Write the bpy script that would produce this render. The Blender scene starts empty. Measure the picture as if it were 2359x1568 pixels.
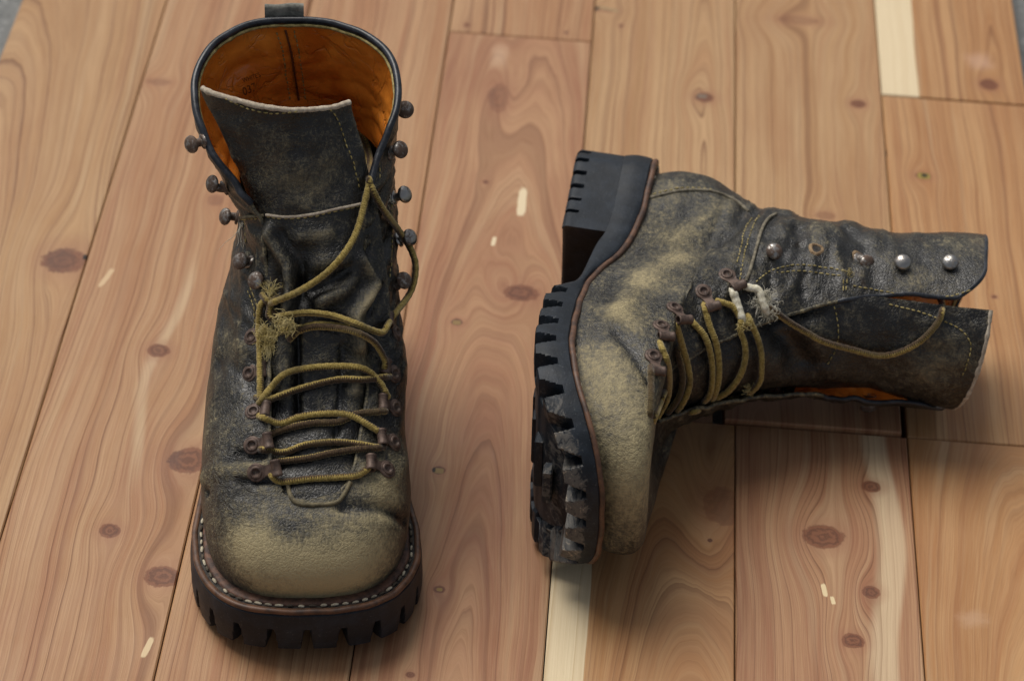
import bpy, math, random
import numpy as np
from mathutils import Matrix, Vector, noise as mnoise
from mathutils.bvhtree import BVHTree
random.seed(7); RNG = np.random.default_rng(7)
MM = 0.001
scene = bpy.context.scene
COL = scene.collection

# ------------------------------------------------------------------ camera
PW, PH = 2358.0, 1568.0                       # photograph grid used for measuring
FPX = 5999.0
CAM = np.array([33.83, -1137.28, 954.72])     # mm
CR = np.array([0.99687802, 0.06601698, 0.04331247])
CU = np.array([-0.0755995, 0.63979418, 0.76481901])
CF = np.array([-0.02277998, 0.76570566, -0.64278761])
cam_d = bpy.data.cameras.new("camera"); cam = bpy.data.objects.new("camera", cam_d); COL.objects.link(cam)
cam_d.sensor_width = 36; cam_d.lens = FPX / PW * 36; cam_d.clip_start = 0.01; cam_d.clip_end = 200
cam.matrix_world = Matrix(((CR[0], CU[0], -CF[0], CAM[0]*MM), (CR[1], CU[1], -CF[1], CAM[1]*MM), (CR[2], CU[2], -CF[2], CAM[2]*MM), (0, 0, 0, 1)))
cam_d.dof.use_dof = True; cam_d.dof.focus_distance = 1.31; cam_d.dof.aperture_fstop = 9.0
scene.camera = cam

# ------------------------------------------------------------------ light: open shade under a bright soft sky
world = bpy.data.worlds.new("World"); scene.world = world; world.use_nodes = True
wn = world.node_tree; bg = wn.nodes["Background"]
sky = wn.nodes.new("ShaderNodeTexSky"); sky.sky_type = 'NISHITA'; sky.sun_disc = False
SUN_EL, SUN_AZ = math.radians(60), math.radians(-42)      # azimuth from +Y (away from camera) towards +X
sky.sun_elevation = SUN_EL; sky.sun_rotation = SUN_AZ; sky.dust_density = 4.0; sky.air_density = 1.0; sky.ozone_density = 1.0
hsv = wn.nodes.new("ShaderNodeHueSaturation"); hsv.inputs['Saturation'].default_value = 0.40     # thin bright overcast: the blue is washed out
wn.links.new(sky.outputs[0], hsv.inputs['Color']); wn.links.new(hsv.outputs[0], bg.inputs[0]); bg.inputs[1].default_value = 0.082
sun_d = bpy.data.lights.new("sun", 'SUN'); sun = bpy.data.objects.new("sun", sun_d); COL.objects.link(sun)
sun_d.energy = 2.3; sun_d.angle = math.radians(36); sun_d.color = (1.0, 0.95, 0.88)
sdir = Vector((math.sin(SUN_AZ)*math.cos(SUN_EL), math.cos(SUN_AZ)*math.cos(SUN_EL), math.sin(SUN_EL)))
sun.rotation_euler = sdir.to_track_quat('Z', 'Y').to_euler()
vs = scene.view_settings; vs.view_transform = 'Standard'; vs.look = 'None'; vs.exposure = 0.12; vs.gamma = 1.0; vs.use_curve_mapping = False

# ------------------------------------------------------------------ helpers
def ray(px, py):
    d = CF + CR*((px-PW/2)/FPX) - CU*((py-PH/2)/FPX)
    return d/np.linalg.norm(d)
def on_floor(px, py, z=0.0):
    d = ray(px, py); return CAM + d*((z-CAM[2])/d[2])
def to_px(P):
    d = np.asarray(P, float)-CAM; z = d@CF
    return PW/2+FPX*(d@CR)/z, PH/2-FPX*(d@CU)/z
def catmull(pts, n=None, t=None):
    P = np.asarray(pts, float); m = len(P)
    if t is None: t = np.linspace(0, m-1, n)
    t = np.clip(np.asarray(t, float), 0, m-1-1e-9); i = np.floor(t).astype(int); f = (t-i)
    if P.ndim > 1: f = f[..., None]
    p1 = P[i]; p2 = P[np.minimum(i+1, m-1)]
    p0 = np.where((i > 0) if P.ndim == 1 else (i > 0)[..., None], P[np.maximum(i-1, 0)], 2*p1-p2)
    p3 = np.where((i+2 < m) if P.ndim == 1 else (i+2 < m)[..., None], P[np.minimum(i+2, m-1)], 2*p2-p1)
    return 0.5*((2*p1)+(-p0+p2)*f+(2*p0-5*p1+4*p2-p3)*f*f+(-p0+3*p1-3*p2+p3)*f**3)
def smooth(a, b, x):
    u = np.clip((np.asarray(x, float)-a)/(b-a), 0, 1); return u*u*(3-2*u)
def resample(P, step):
    P = np.asarray(P, float); d = np.r_[0, np.cumsum(np.linalg.norm(np.diff(P, axis=0), axis=1))]
    n = max(2, int(d[-1]/step)+1); s = np.linspace(0, d[-1], n)
    return np.stack([np.interp(s, d, P[:, k]) for k in range(P.shape[1])], 1)
def fbm(P, sc, octv=3):
    P = np.asarray(P)*sc
    return np.array([mnoise.fractal(Vector(p), 1.0, 2.0, octv) for p in P])

class Mesh:
    """collects vertices (mm) and faces, builds ONE mesh object"""
    def __init__(s): s.v = []; s.f = []; s.uv = None; s.n = 0; s.att = {}
    def add(s, V, F):
        V = np.asarray(V, float).reshape(-1, 3); s.v.append(V)
        s.f += [tuple(int(i)+s.n for i in f) for f in F]; s.n += len(V)
    def grid(s, G, wrap=False, flip=False):
        a, b = G.shape[:2]; F = []
        for i in range(a-1):
            for j in range(b if wrap else b-1):
                k = (j+1) % b; q = (i*b+j, i*b+k, (i+1)*b+k, (i+1)*b+j)
                F.append(q[::-1] if flip else q)
        s.add(G.reshape(-1, 3), F)
    def cap(s, ring, flip=False):
        n = len(ring); c = ring.mean(0); F = [(i, (i+1) % n, n) for i in range(n)]
        if flip: F = [f[::-1] for f in F]
        s.add(np.vstack([ring, c]), F)
    def box(s, lo, hi, bev=0):
        lo = np.array(lo, float); hi = np.array(hi, float); V = []
        for z, ins in ((lo[2], bev), (lo[2]+bev, 0), (hi[2]-bev, 0), (hi[2], bev)):
            V += [(lo[0]+ins, lo[1]+ins, z), (hi[0]-ins, lo[1]+ins, z), (hi[0]-ins, hi[1]-ins, z), (lo[0]+ins, hi[1]-ins, z)]
        F = [(3, 2, 1, 0), (12, 13, 14, 15)]
        for l in range(3):
            for j in range(4): k = (j+1) % 4; F.append((l*4+j, l*4+k, l*4+4+k, l*4+4+j))
        s.add(V, F)
    def tube(s, P, r, seg=8, caps=True, flat=1.0, up=None):
        P = np.asarray(P, float); n = len(P); r = np.broadcast_to(np.asarray(r, float), (n,))
        T = np.gradient(P, axis=0); T /= np.linalg.norm(T, axis=1)[:, None]+1e-9
        a = np.array([0, 0, 1.0]) if up is None else np.asarray(up, float)
        if abs(T[0]@a) > .95: a = np.array([1.0, 0, 0])
        N = a-T[0]*(T[0]@a); N /= np.linalg.norm(N); R = []
        for i in range(n):
            N = N-T[i]*(T[i]@N); N /= np.linalg.norm(N)+1e-9; B = np.cross(T[i], N)
            th = np.arange(seg)*2*np.pi/seg
            R.append(P[i]+r[i]*(flat*np.cos(th)[:, None]*N+np.sin(th)[:, None]*B))
        R = np.array(R); s.grid(R, wrap=True)
        if caps: s.cap(R[0], flip=True); s.cap(R[-1])
        return R
    def build(s, name, mat, parent=None, smoothf=True, merge=False, att=None, M=None, uvs=None):
        V = np.vstack(s.v)
        if M is not None: V = V@np.asarray(M)[:3, :3].T+np.asarray(M)[:3, 3]
        me = bpy.data.meshes.new(name); me.from_pydata((V*MM).tolist(), [], s.f)
        if att:
            for k, val in att.items():
                a = me.attributes.new(k, 'FLOAT', 'POINT'); a.data.foreach_set('value', np.asarray(val, np.float32))
        if uvs is not None:
            ul = me.uv_layers.new(name="uv"); li = np.zeros(len(me.loops), int); me.loops.foreach_get('vertex_index', li)
            ul.data.foreach_set('uv', uvs[li].astype(np.float32).ravel())
        if smoothf: me.polygons.foreach_set('use_smooth', np.ones(len(me.polygons), bool))
        if merge:
            import bmesh
            bm = bmesh.new(); bm.from_mesh(me); bmesh.ops.remove_doubles(bm, verts=bm.verts, dist=merge*MM); bm.to_mesh(me); bm.free()
        me.materials.append(mat); me.update()
        o = bpy.data.objects.new(name, me); COL.objects.link(o)
        if parent is not None: o.parent = parent
        return o
def link_copy(name, me, parent, M):
    o = bpy.data.objects.new(name, me); COL.objects.link(o); o.parent = parent; o.matrix_local = M; return o

class NT:
    """tiny node-graph writer"""
    def __init__(s, name):
        s.m = bpy.data.materials.new(name); s.m.use_nodes = True; s.t = s.m.node_tree; s.b = s.t.nodes["Principled BSDF"]
    def put(s, sock, v):
        if isinstance(v, bpy.types.NodeSocket): s.t.links.new(v, sock)
        elif v is not None:
            if sock.type == 'RGBA' and len(v) == 3: v = (*v, 1)
            sock.default_value = v
    def node(s, typ, ins, **pr):
        n = s.t.nodes.new("ShaderNode"+typ)
        for k, v in pr.items(): setattr(n, k, v)
        for k, v in ins.items(): s.put(n.inputs[k], v)
        return n
    def math(s, op, a, b=0.0, c=0.0, clamp=False):
        n = s.node("Math", {0: a, 1: b, 2: c}, operation=op); n.use_clamp = clamp; return n.outputs[0]
    def add(s, a, b): return s.math('ADD', a, b)
    def mul(s, a, b): return s.math('MULTIPLY', a, b)
    def sub(s, a, b): return s.math('SUBTRACT', a, b)
    def mix(s, f, a, b, mode='MIX'):
        n = s.t.nodes.new("ShaderNodeMix"); n.data_type = 'RGBA'; n.blend_type = mode
        s.put(n.inputs[0], f); s.put(n.inputs[6], a); s.put(n.inputs[7], b); return n.outputs[2]
    def ss(s, a, b, x):
        n = s.node("MapRange", {0: x, 1: a, 2: b, 3: 0.0, 4: 1.0}, interpolation_type='SMOOTHSTEP'); return n.outputs[0]
    def lin(s, a, b, x, lo=0.0, hi=1.0): return s.node("MapRange", {0: x, 1: a, 2: b, 3: lo, 4: hi}).outputs[0]
    def noise(s, vec, sc, det=3.0, rough=0.55, dist=0.0):
        return s.node("TexNoise", {'Vector': vec, 'Scale': sc, 'Detail': det, 'Roughness': rough, 'Distortion': dist}).outputs[0]
    def voro(s, vec, sc, feat='DISTANCE_TO_EDGE', rnd=1.0):
        return s.node("TexVoronoi", {'Vector': vec, 'Scale': sc, 'Randomness': rnd}, feature=feat).outputs['Distance']
    def scale(s, vec, v): return s.node("VectorMath", {0: vec, 1: v}, operation='MULTIPLY').outputs[0]
    def obj(s): return s.node("TexCoord", {}).outputs['Object']
    def attr(s, n): return s.node("Attribute", {}, attribute_name=n).outputs['Fac']
    def bump(s, h, strength, dist, nrm=None):
        n = s.node("Bump", {'Height': h, 'Strength': strength, 'Distance': dist}); 
        if nrm is not None: s.put(n.inputs['Normal'], nrm)
        return n.outputs[0]
    def out(s, col, rough=0.5, nrm=None, metal=0.0, spec=0.5, **kw):
        s.put(s.b.inputs['Base Color'], col); s.put(s.b.inputs['Roughness'], rough); s.put(s.b.inputs['Metallic'], metal)
        s.put(s.b.inputs['Specular IOR Level'], spec)
        if nrm is not None: s.put(s.b.inputs['Normal'], nrm)
        for k, v in kw.items(): s.put(s.b.inputs[k.replace('_', ' ')], v)
        return s.m

# ------------------------------------------------------------------ ground below the planks
def ground_mat():
    g = NT("granite_paving"); o = g.obj()
    a = g.noise(o, 60, 6, .7); b = g.voro(o, 220, 'F1')
    c = g.mix(g.ss(.35, .65, a), (.06, .065, .065), (.30, .30, .29)); c = g.mix(g.ss(.1, .5, b), c, (.16, .165, .16))
    return g.out(c, .85, g.bump(a, .6, .003))
gm = Mesh(); gm.add([(-40000, -40000, -22), (40000, -40000, -22), (40000, 40000, -22), (-40000, 40000, -22)], [(0, 1, 2, 3)])
ground = gm.build("ground", ground_mat()); ground["kind"] = "structure"; ground["label"] = "grey speckled stone ground under the wooden planks"; ground["category"] = "ground"

# ------------------------------------------------------------------ cedar planks
X0, PITCH = -252.6, 95.0
def wood_mat(name, sp, ox, oy):
    """sp: tone, pith x, h0, k (cathedral), ring spacing, knots [(px,py,rx,ry,kind)], sap [(x,width)]; all in mm about the plank's own origin"""
    g = NT(name); o = g.scale(g.obj(), (1000, 1000, 1000))
    sx = g.node("SeparateXYZ", {0: o}); x, y = sx.outputs[0], sx.outputs[1]
    seed = sp.get('seed', 0)
    off = g.node("VectorMath", {0: o, 1: (seed*37.1, seed*91.7, seed*13.3)}, operation='ADD').outputs[0]
    w1 = g.noise(g.scale(off, (.012, .0045, .01)), 1.0, 2.0, .5)
    w2 = g.noise(g.scale(off, (.05, .009, .05)), 1.0, 3.0, .55)
    xx = g.sub(x, sp['pith']); hh = g.add(g.mul(y, sp['k']), sp['h0'])
    r = g.math('SQRT', g.add(g.mul(xx, xx), g.mul(hh, hh)))
    f = g.add(r, g.add(g.mul(g.sub(w1, .5), sp.get('wob', 26)*.62), g.mul(g.sub(w2, .5), 3.2)))
    kn = g.noise(off, .35, 4.0, .7)
    kmask = None; kcol_ring = None; halo = None
    for (px, py, rx, ry, kind) in sp['knots']:
        P = on_floor(px, py); kx, ky = P[0]-ox, P[1]-oy
        dx = g.mul(g.sub(x, kx), 1.0/rx); dy = g.mul(g.sub(y, ky), 1.0/ry)
        jit = g.add(g.mul(g.sub(w2, .5), .9), g.mul(g.sub(kn, .5), .55))
        d2 = g.add(g.mul(dx, dx), g.mul(dy, dy)); d = g.add(g.math('SQRT', d2), jit)
        # grain lines part to both sides of the knot, over a length of board
        dxx = g.mul(dx, .55); dyy = g.mul(dy, .24)
        env = g.math('EXPONENT', g.mul(g.add(g.mul(dxx, dxx), g.mul(dyy, dyy)), -1.0))
        sg = -1.0 if kx > sp['pith'] else 1.0
        f = g.add(f, g.mul(g.mul(env, dx), sg*rx*(.92 if kind != 'pin' else .8)))
        f = g.add(f, g.mul(env, -sg*rx*.55))
        m = g.ss(1.06, .88, d)
        hl = g.ss(2.4, .9, d)
        if kind == 'pale': m = g.mul(m, .55)
        if kind == 'smear': m = g.mul(m, .45); hl = g.mul(hl, .8)
        kmask = m if kmask is None else g.math('MAXIMUM', kmask, m)
        halo = hl if halo is None else g.math('MAXIMUM', halo, hl)
        ring_ = g.mul(g.math('SINE', g.mul(g.add(d, g.mul(kn, .5)), 13.0)), .42)
        kcol_ring = ring_ if kcol_ring is None else g.node("Mix", {0: m, 2: kcol_ring, 3: ring_}).outputs[0]
    sp_mm = sp['ring']
    fr = g.mul(f, 1.0/sp_mm)
    fr = g.add(fr, g.mul(g.noise(g.scale(g.node("CombineXYZ", {0: f}).outputs[0], (.06, 0, 0)), 1.0, 2.0), 6.0))
    ph = g.math('FRACT', fr)
    late = g.mul(g.math('POWER', ph, 4.5), g.ss(1.0, .94, ph))          # slow darkening, sharp end: late wood
    idn = g.noise(g.node("CombineXYZ", {0: g.math('FLOOR', fr), 1: float(seed)}).outputs[0], 7.31, 0.0)
    late = g.mul(late, g.lin(.3, .7, idn, .30, 1.25))
    ph2 = g.math('FRACT', g.mul(fr, 3.37)); late2 = g.mul(g.math('POWER', ph2, 2.5), g.ss(1.0, .85, ph2))
    late = g.math('MAXIMUM', late, g.mul(late2, .38))
    fx = g.node("CombineXYZ", {0: f, 1: y, 2: float(seed)*9}).outputs[0]
    band = g.noise(g.scale(fx, (.085, .0022, 1)), 1.0, 3.0, .6); band2 = g.noise(g.scale(fx, (.15, .0030, 1.7)), 1.0, 2.0, .5)
    patch = g.noise(g.scale(off, (.02, .006, .02)), 1.0, 3.0, .5)
    t = sp['tone']
    base = g.mix(g.ss(.38, .62, band), t[0], t[1]); base = g.mix(g.mul(g.ss(.45, .75, patch), .5), base, t[2])
    base = g.mix(g.mul(g.ss(.58, .72, band2), .34), base, (.62, .450, .270)); base = g.mix(g.mul(g.ss(.42, .32, band2), .45), base, t[2])
    fib = g.noise(g.scale(fx, (2.4, .035, 1)), 1.0, 3.0, .7); fib2 = g.noise(g.scale(fx, (.8, .02, 1)), 1.0, 2.0, .6); fib3 = g.noise(g.scale(fx, (1.3, .012, 1)), 1.0, 4.0, .75)
    base = g.mix(g.lin(.38, .72, fib, 0, .26), base, (.25, .12, .05)); base = g.mix(g.lin(.40, .75, fib2, 0, .25), base, (.62, .41, .22)); base = g.mix(g.ss(.52, .70, fib3), base, g.mix(.35, base, (.24, .105, .045)))
    col = g.mix(g.mul(late, sp.get('line', .78)), base, (.135, .046, .022))
    for (kx0, kx1, y0, y1, amt) in sp.get('sap', []):      # sapwood streaks follow the grain wobble
        xs = g.add(x, g.add(g.mul(g.sub(w1, .5), 10*(1-amt*.6)), g.mul(g.sub(w2, .5), 6*(1-amt*.6))))
        if sp.get('sapwave'): xs = g.sub(xs, g.mul(g.math('SINE', g.add(g.mul(y, .035), .6)), sp['sapwave']))
        sf = .6 if amt > .9 else 3.0; m = g.mul(g.ss(kx0-sf, kx0+sf, xs), g.ss(kx1+sf*.6, kx1-sf*.6, xs))
        if y0 is not None: m = g.mul(m, g.mul(g.ss(y0-25, y0+25, y), g.ss(y1+25, y1-25, y)))
        sc = g.mix(g.mul(late, .5), (.80, .66, .44), (.52, .34, .17)); sc = g.mix(g.lin(.4, .8, fib, 0, .25), sc, (.60, .45, .26))
        col = g.mix(g.mul(m, amt), col, sc)
    if kmask is not None:
        hc = g.mix(g.ss(.35, .7, fib2), (.30, .125, .07), (.36, .17, .10))
        col = g.mix(g.mul(halo, .35), col, hc)
        kc = g.mix(g.add(kcol_ring, .5), (.105, .036, .020), (.235, .090, .048)); kc = g.mix(g.ss(.5, .75, w2), kc, (.10, .045, .035))
        col = g.mix(g.mul(kmask, .88), col, kc)
    for (px, py, rx, ry, rot, c) in sp.get('spots', []):   # chips of bare sapwood, resin and bark pits
        P = on_floor(px, py); ca, sa = math.cos(rot), math.sin(rot)
        dx = g.sub(x, P[0]-ox); dy = g.sub(y, P[1]-oy)
        u = g.mul(g.add(g.mul(dx, ca), g.mul(dy, sa)), 1/rx); v = g.mul(g.sub(g.mul(dy, ca), g.mul(dx, sa)), 1/ry)
        d = g.add(g.math('POWER', g.add(g.math('POWER', g.math('ABSOLUTE', u), 4.0), g.math('POWER', g.math('ABSOLUTE', v), 4.0)), .25), g.mul(g.sub(fib2, .5), .7))
        big = rx > 4 and ry > 4; col = g.mix(g.mul(g.ss(1.6, .2, g.add(d, g.mul(g.sub(kn, .5), .9))), .5), col, c) if big else g.mix(g.mul(g.ss(1.10, .85, g.add(d, g.mul(g.sub(kn, .5), .35))), .92), col, c)
    col = g.node('HueSaturation', {'Hue': .5015, 'Saturation': 1.02, 'Value': .85, 'Color': col}).outputs[0]
    scuff = g.noise(g.scale(off, (.03, .03, .03)), 1.0, 4.0, .6)
    rough = g.lin(.3, .7, scuff, .36, .58)
    h = g.add(g.mul(late, .6), g.mul(fib, .8))
    return g.out(col, rough, g.bump(h, .35, .0004), spec=.25)

PINK = ((.42, .212, .106), (.51, .300, .164), (.37, .165, .088))
TAN = ((.44, .248, .118), (.53, .332, .175), (.40, .200, .098))
ORANGE = ((.44, .218, .092), (.55, .312, .148), (.39, .172, .075))
ROSE = ((.36, .165, .090), (.47, .258, .142), (.31, .128, .074))
WHITE = (.86, .74, .52)
YJ1 = on_floor(1200, 86)[1]; YJ2 = on_floor(1850, 989)[1]; YJ3 = on_floor(2200, 232)[1]
planks = [
 dict(c=-1, y=(-620, 760), tone=TAN, pith=-40, h0=30, k=.10, ring=5.5, seed=1, knots=[(143, 600, 13, 13, 'k')], spots=[(197, 592, 1.6, 2.2, 0, (.01, .008, .006))]),
 dict(c=0, y=(-700, 700), tone=PINK, pith=70, h0=20, k=.02, ring=5.0, seed=2, wob=30,
      knots=[(365, 808, 6.5, 5.5, 'k'), (425, 1060, 11, 10, 'k'), (253, 1222, 6, 5.5, 'k'), (375, 1328, 9, 7.5, 'k'), (365, 190, 8, 4, 'smear'), (497, 462, 5, 6, 'smear')],
      sapwave=5, sap=[(7, 13, -130, 40, .30)], spots=[(245, 640, 1.6, 9, -.25, (.66, .47, .28)), (340, 1490, 1.6, 7, -.15, (.72, .55, .33))]),
 dict(c=1, y=(-560, 820), tone=PINK, pith=-80, h0=15, k=.01, ring=4.2, seed=3, knots=[(640, 30, 5, 4, 'smear')]),
 dict(c=2, y=(-640, YJ1), tone=ROSE, pith=6, h0=16, k=.085, ring=5.6, seed=4, wob=30, line=.6,
      knots=[(1147, 225, 7, 17, 'pale'), (1197, 675, 10, 8, 'k'), (1118, 420, 2, 2, 'pin'), (1052, 742, 4, 3.6, 'pin'), (1010, 1083, 4, 3.6, 'pin'), (1012, 1357, 3, 2.4, 'pin'), (945, 1553, 2.4, 2, 'pin')],
      spots=[(1202, 465, 2.6, 14, .0, (.80, .66, .44)), (1137, 556, 1.3, 4.5, -.1, (.80, .66, .44)), (1150, 130, 5, 12, 0, (.62, .42, .28)), (1052, 743, 2.3, 1.9, 0, (.28, .18, .07)), (1010, 1084, 2.6, 2.0, 0, (.33, .22, .08)), (999, 1082, .9, 1.8, 0, (.02, .015, .01)), (1012, 1357, 1.5, 1.2, 0, (.30, .19, .05))]),
 dict(c=2, y=(YJ1+.8, 800), tone=PINK, pith=-60, h0=10, k=0, ring=5.0, seed=5, knots=[(1075, 58, 2, 2, 'pin'), (1303, 75, 1.6, 1.6, 'pin')]),
 dict(c=3, y=(20, 790), tone=TAN, pith=28, h0=14, k=.06, ring=4.6, seed=6, knots=[(1620, 225, 7, 6, 'k'), (1395, 24, 7, 2.5, 'smear'), (1430, 60, 1.6, 1.8, 'pin')], spots=[(1375, 20, 1.6, 2.2, 0, (.02, .014, .01)), (1402, 22, 7, 1.3, -.25, (.34, .25, .13)), (1618, 222, 3.0, 2.0, 0, (.20, .16, .12))]),
 dict(c=3, y=(YJ2+1, 18.5), dx=(0, -12), dz=-2.2, tone=ROSE, pith=10, h0=20, k=.03, ring=4.5, seed=7, knots=[]),
 dict(c=3, y=(-690, YJ2), tone=ORANGE, pith=26, h0=10, k=.13, ring=6.0, seed=8, wob=22, knots=[(1668, 1165, 11, 17, 'pale'), (1635, 1243, 1.6, 1.6, 'pin')], sap=[(-60, -27.5, None, None, .97)]),
 dict(c=4, y=(34, 720), tone=TAN, pith=60, h0=20, k=.03, ring=4.3, seed=9, knots=[(1975, 240, 5, 4.5, 'k'), (1840, 48, 15, 5, 'smear'), (1900, 497, 6, 4, 'smear')]),
 dict(c=4, y=(YJ2+1.5, 32.8), dx=(-6, -3), dz=2.2, tone=ROSE, pith=-30, h0=15, k=.1, ring=4.6, seed=10, knots=[]),
 dict(c=4, y=(-640, YJ2), tone=ROSE, pith=-90, h0=14, k=.02, ring=3.9, seed=11, wob=20, sapwave=3.5,
      knots=[(2005, 1120, 5, 4.2, 'k'), (1895, 1235, 12, 8.5, 'k'), (2005, 1363, 5, 5.2, 'k'), (1965, 1475, 6, 5.2, 'k')], sap=[(25, 38, None, None, .5), (4, 12, -260, -130, .35)],
      spots=[(1898, 1358, 1.3, 4.4, .15, (.82, .66, .40)), (1918, 1382, 1.1, 2.8, .15, (.82, .66, .40))]),
 dict(c=5, y=(YJ3+.8, 690), tone=ORANGE, pith=30, h0=12, k=.05, ring=5.0, seed=12, knots=[(2277, 196, 6, 6, 'k')], sap=[(-60, -22.5, None, None, .97)], spots=[(2255, 143, 8, 9, .3, (.60, .38, .27))]),
 dict(c=5, y=(YJ2+.9, YJ3), tone=ORANGE, pith=-70, h0=20, k=.04, ring=4.1, seed=13, knots=[(2127, 405, 5.5, 4, 'k'), (2290, 683, 1.8, 1.8, 'pin')],
      spots=[(2036, 350, 1.8, 4.5, 0, (.012, .01, .008)), (2127, 405, 3.6, 2.8, 0, (.34, .26, .06)), (2129, 404, 1.8, 1.8, 0, (.01, .008, .006))]),
 dict(c=5, y=(-660, YJ2), tone=ORANGE, pith=14, h0=12, k=.11, ring=6.4, seed=14, line=.45, knots=[], spots=[(2240, 1425, 7, 5, .4, (.56, .36, .23))]),
]
floor_root = bpy.data.objects.new("plank_floor", None); COL.objects.link(floor_root)
floor_root["kind"] = "structure"; floor_root["label"] = "floor of cedar planks laid side by side on stone"; floor_root["category"] = "floor"
for i, sp in enumerate(planks):
    a = X0+sp['c']*PITCH; dl, dr = sp.get('dx', (0, 0)); g = .32
    xa, xb = a+g+dl, a+PITCH-g+dr; ya, yb = sp['y']; ox, oy = (xa+xb)/2, (ya+yb)/2
    m = Mesh(); dz = sp.get('dz', 0)+[0, .3, -.3, .2, -.2][i % 5]*.6
    m.box((xa-ox, ya-oy, -19), (xb-ox, yb-oy, 0), .7)
    o = m.build("plank", wood_mat("cedar_%d" % i, sp, ox, oy), floor_root, smoothf=False)
    o.location = (ox*MM, oy*MM, dz*MM)

# ------------------------------------------------------------------ boot materials
def leather_mat(name, dark=(.0085, .0082, .0072), mid=(.056, .050, .034), tan=(.37, .305, .165), grain=1.0):
    g = NT(name); o = g.obj(); w = g.attr("wear"); fx = g.attr("flex")
    wv = g.scale(g.node("TexNoise", {'Vector': o, 'Scale': 60.0, 'Detail': 2.0}).outputs[1], (.010, .010, .010))
    ow = g.node("VectorMath", {0: o, 1: wv}, operation='ADD').outputs[0]
    n1 = g.noise(o, 40, 5, .65, .5); n2 = g.noise(ow, 150, 5, .72, .4); n3 = g.noise(o, 900, 3, .7)
    scr = g.noise(g.scale(ow, (1, .16, .45)), 800, 3, .8)                       # brushed scuffing along the foot
    scr2 = g.noise(g.scale(ow, (.25, 1, .7)), 640, 3, .8)                       # and across it
    lines = g.noise(g.scale(ow, (1, .35, .8)), 190, 2, .5, 1.5); l2 = g.noise(g.scale(ow, (.4, .9, .5)), 240, 2, .5, 1.5)
    pat = g.ss(.42, .62, g.noise(o, 60, 3, .6))
    hair = g.mul(g.math('MAXIMUM', g.ss(.016, .0, g.math('ABSOLUTE', g.sub(lines, .5))), g.ss(.012, .0, g.math('ABSOLUTE', g.sub(l2, .47)))), pat)
    nz = g.add(g.add(g.mul(g.sub(n1, .5), .95), g.mul(g.sub(n2, .5), 1.1)), g.add(g.mul(g.sub(scr, .5), 1.7), g.mul(g.sub(scr2, .5), 1.6)))
    wearf = g.add(w, g.mul(nz, g.lin(.2, .85, w, 1.0, .50)))
    pt = g.node("NewGeometry", {}).outputs['Pointiness']; wearf = g.add(wearf, g.mul(g.math('MAXIMUM', g.math('MINIMUM', g.sub(pt, .5), .06), -.06), 5.0))
    c = g.mix(g.ss(.14, .66, wearf), dark, mid); c = g.mix(g.ss(.45, 1.35, wearf), c, tan)
    c = g.mix(g.mul(hair, g.lin(0, .6, w, .18, .55)), c, (.30, .25, .14))
    c = g.mix(g.mul(g.ss(.58, .74, n3), .30), c, (.035, .032, .025))
    c = g.mix(g.mul(g.mul(g.ss(.010, .0, g.math('ABSOLUTE', g.sub(lines, .56))), g.ss(.5, .62, g.noise(o, 45, 3, .6))), .55), c, (.03, .026, .02))
    rust = g.ss(.60, .74, g.noise(o, 33, 4, .65)); c = g.mix(g.mul(rust, .22), c, (.13, .075, .03))
    dust = g.ss(.775, .80, g.noise(o, 520, 2, .5)); c = g.mix(g.mul(dust, .6), c, (.46, .44, .38))
    cr = g.voro(ow, 520)
    wrk = g.noise(g.scale(ow, (.28, 1, 1)), 420, 3, .6, .6)
    h = g.add(g.mul(g.ss(0, .2, cr), .16*grain), g.add(g.mul(n2, .62), g.add(g.mul(n3, .28), g.mul(g.mul(g.math('ABSOLUTE', g.sub(wrk, .5)), fx), 5.0))))
    nr = g.bump(h, .62, .0012)
    c = g.mix(g.mul(g.mul(g.ss(.05, .0, g.math('ABSOLUTE', g.sub(wrk, .5))), fx), .6), c, (.018, .017, .015))
    rough = g.add(g.lin(0, 1, wearf, .33, .74), g.mul(g.sub(n2, .5), .3))
    return g.out(c, rough, nr, spec=.5)
M_UP = leather_mat("worn_black_leather")
M_TONGUE = leather_mat("scuffed_tongue_leather", tan=(.24, .195, .11))
def lining_mat():
    g = NT("tan_lining_leather"); o = g.obj()
    n1 = g.noise(o, 30, 4, .6, .5); n2 = g.noise(o, 150, 4, .6); e = g.attr("wear")
    c = g.mix(g.ss(.3, .7, n1), (.56, .135, .012), (.88, .295, .036))
    c = g.mix(g.ss(.35, 1.0, g.add(e, g.mul(g.sub(n1, .5), .8))), c, (.17, .045, .013))
    wv = g.scale(g.node("TexNoise", {'Vector': o, 'Scale': 28.0, 'Detail': 3.0}).outputs[1], (.03, .03, .03)); ow = g.node("VectorMath", {0: o, 1: wv}, operation='ADD').outputs[0]
    cr1 = g.noise(g.scale(ow, (1, 1, .45)), 55, 2, .5); cr2 = g.noise(g.scale(ow, (.7, .7, 1)), 85, 2, .5)
    k = g.math('MAXIMUM', g.ss(.022, .0, g.math('ABSOLUTE', g.sub(cr1, .5))), g.mul(g.ss(.018, .0, g.math('ABSOLUTE', g.sub(cr2, .46))), .7))
    k = g.mul(k, g.ss(.4, .6, g.noise(o, 40, 2, .5)))
    k = g.mul(k, .45); c = g.mix(g.mul(k, .5), c, (.20, .06, .014)); c = g.mix(g.mul(g.ss(.6, .75, n2), .2), c, (.75, .52, .28))
    return g.out(c, .30, g.bump(g.sub(g.mul(n2, .6), k), .6, .0016), spec=.6)
M_LIN = lining_mat()
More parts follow.
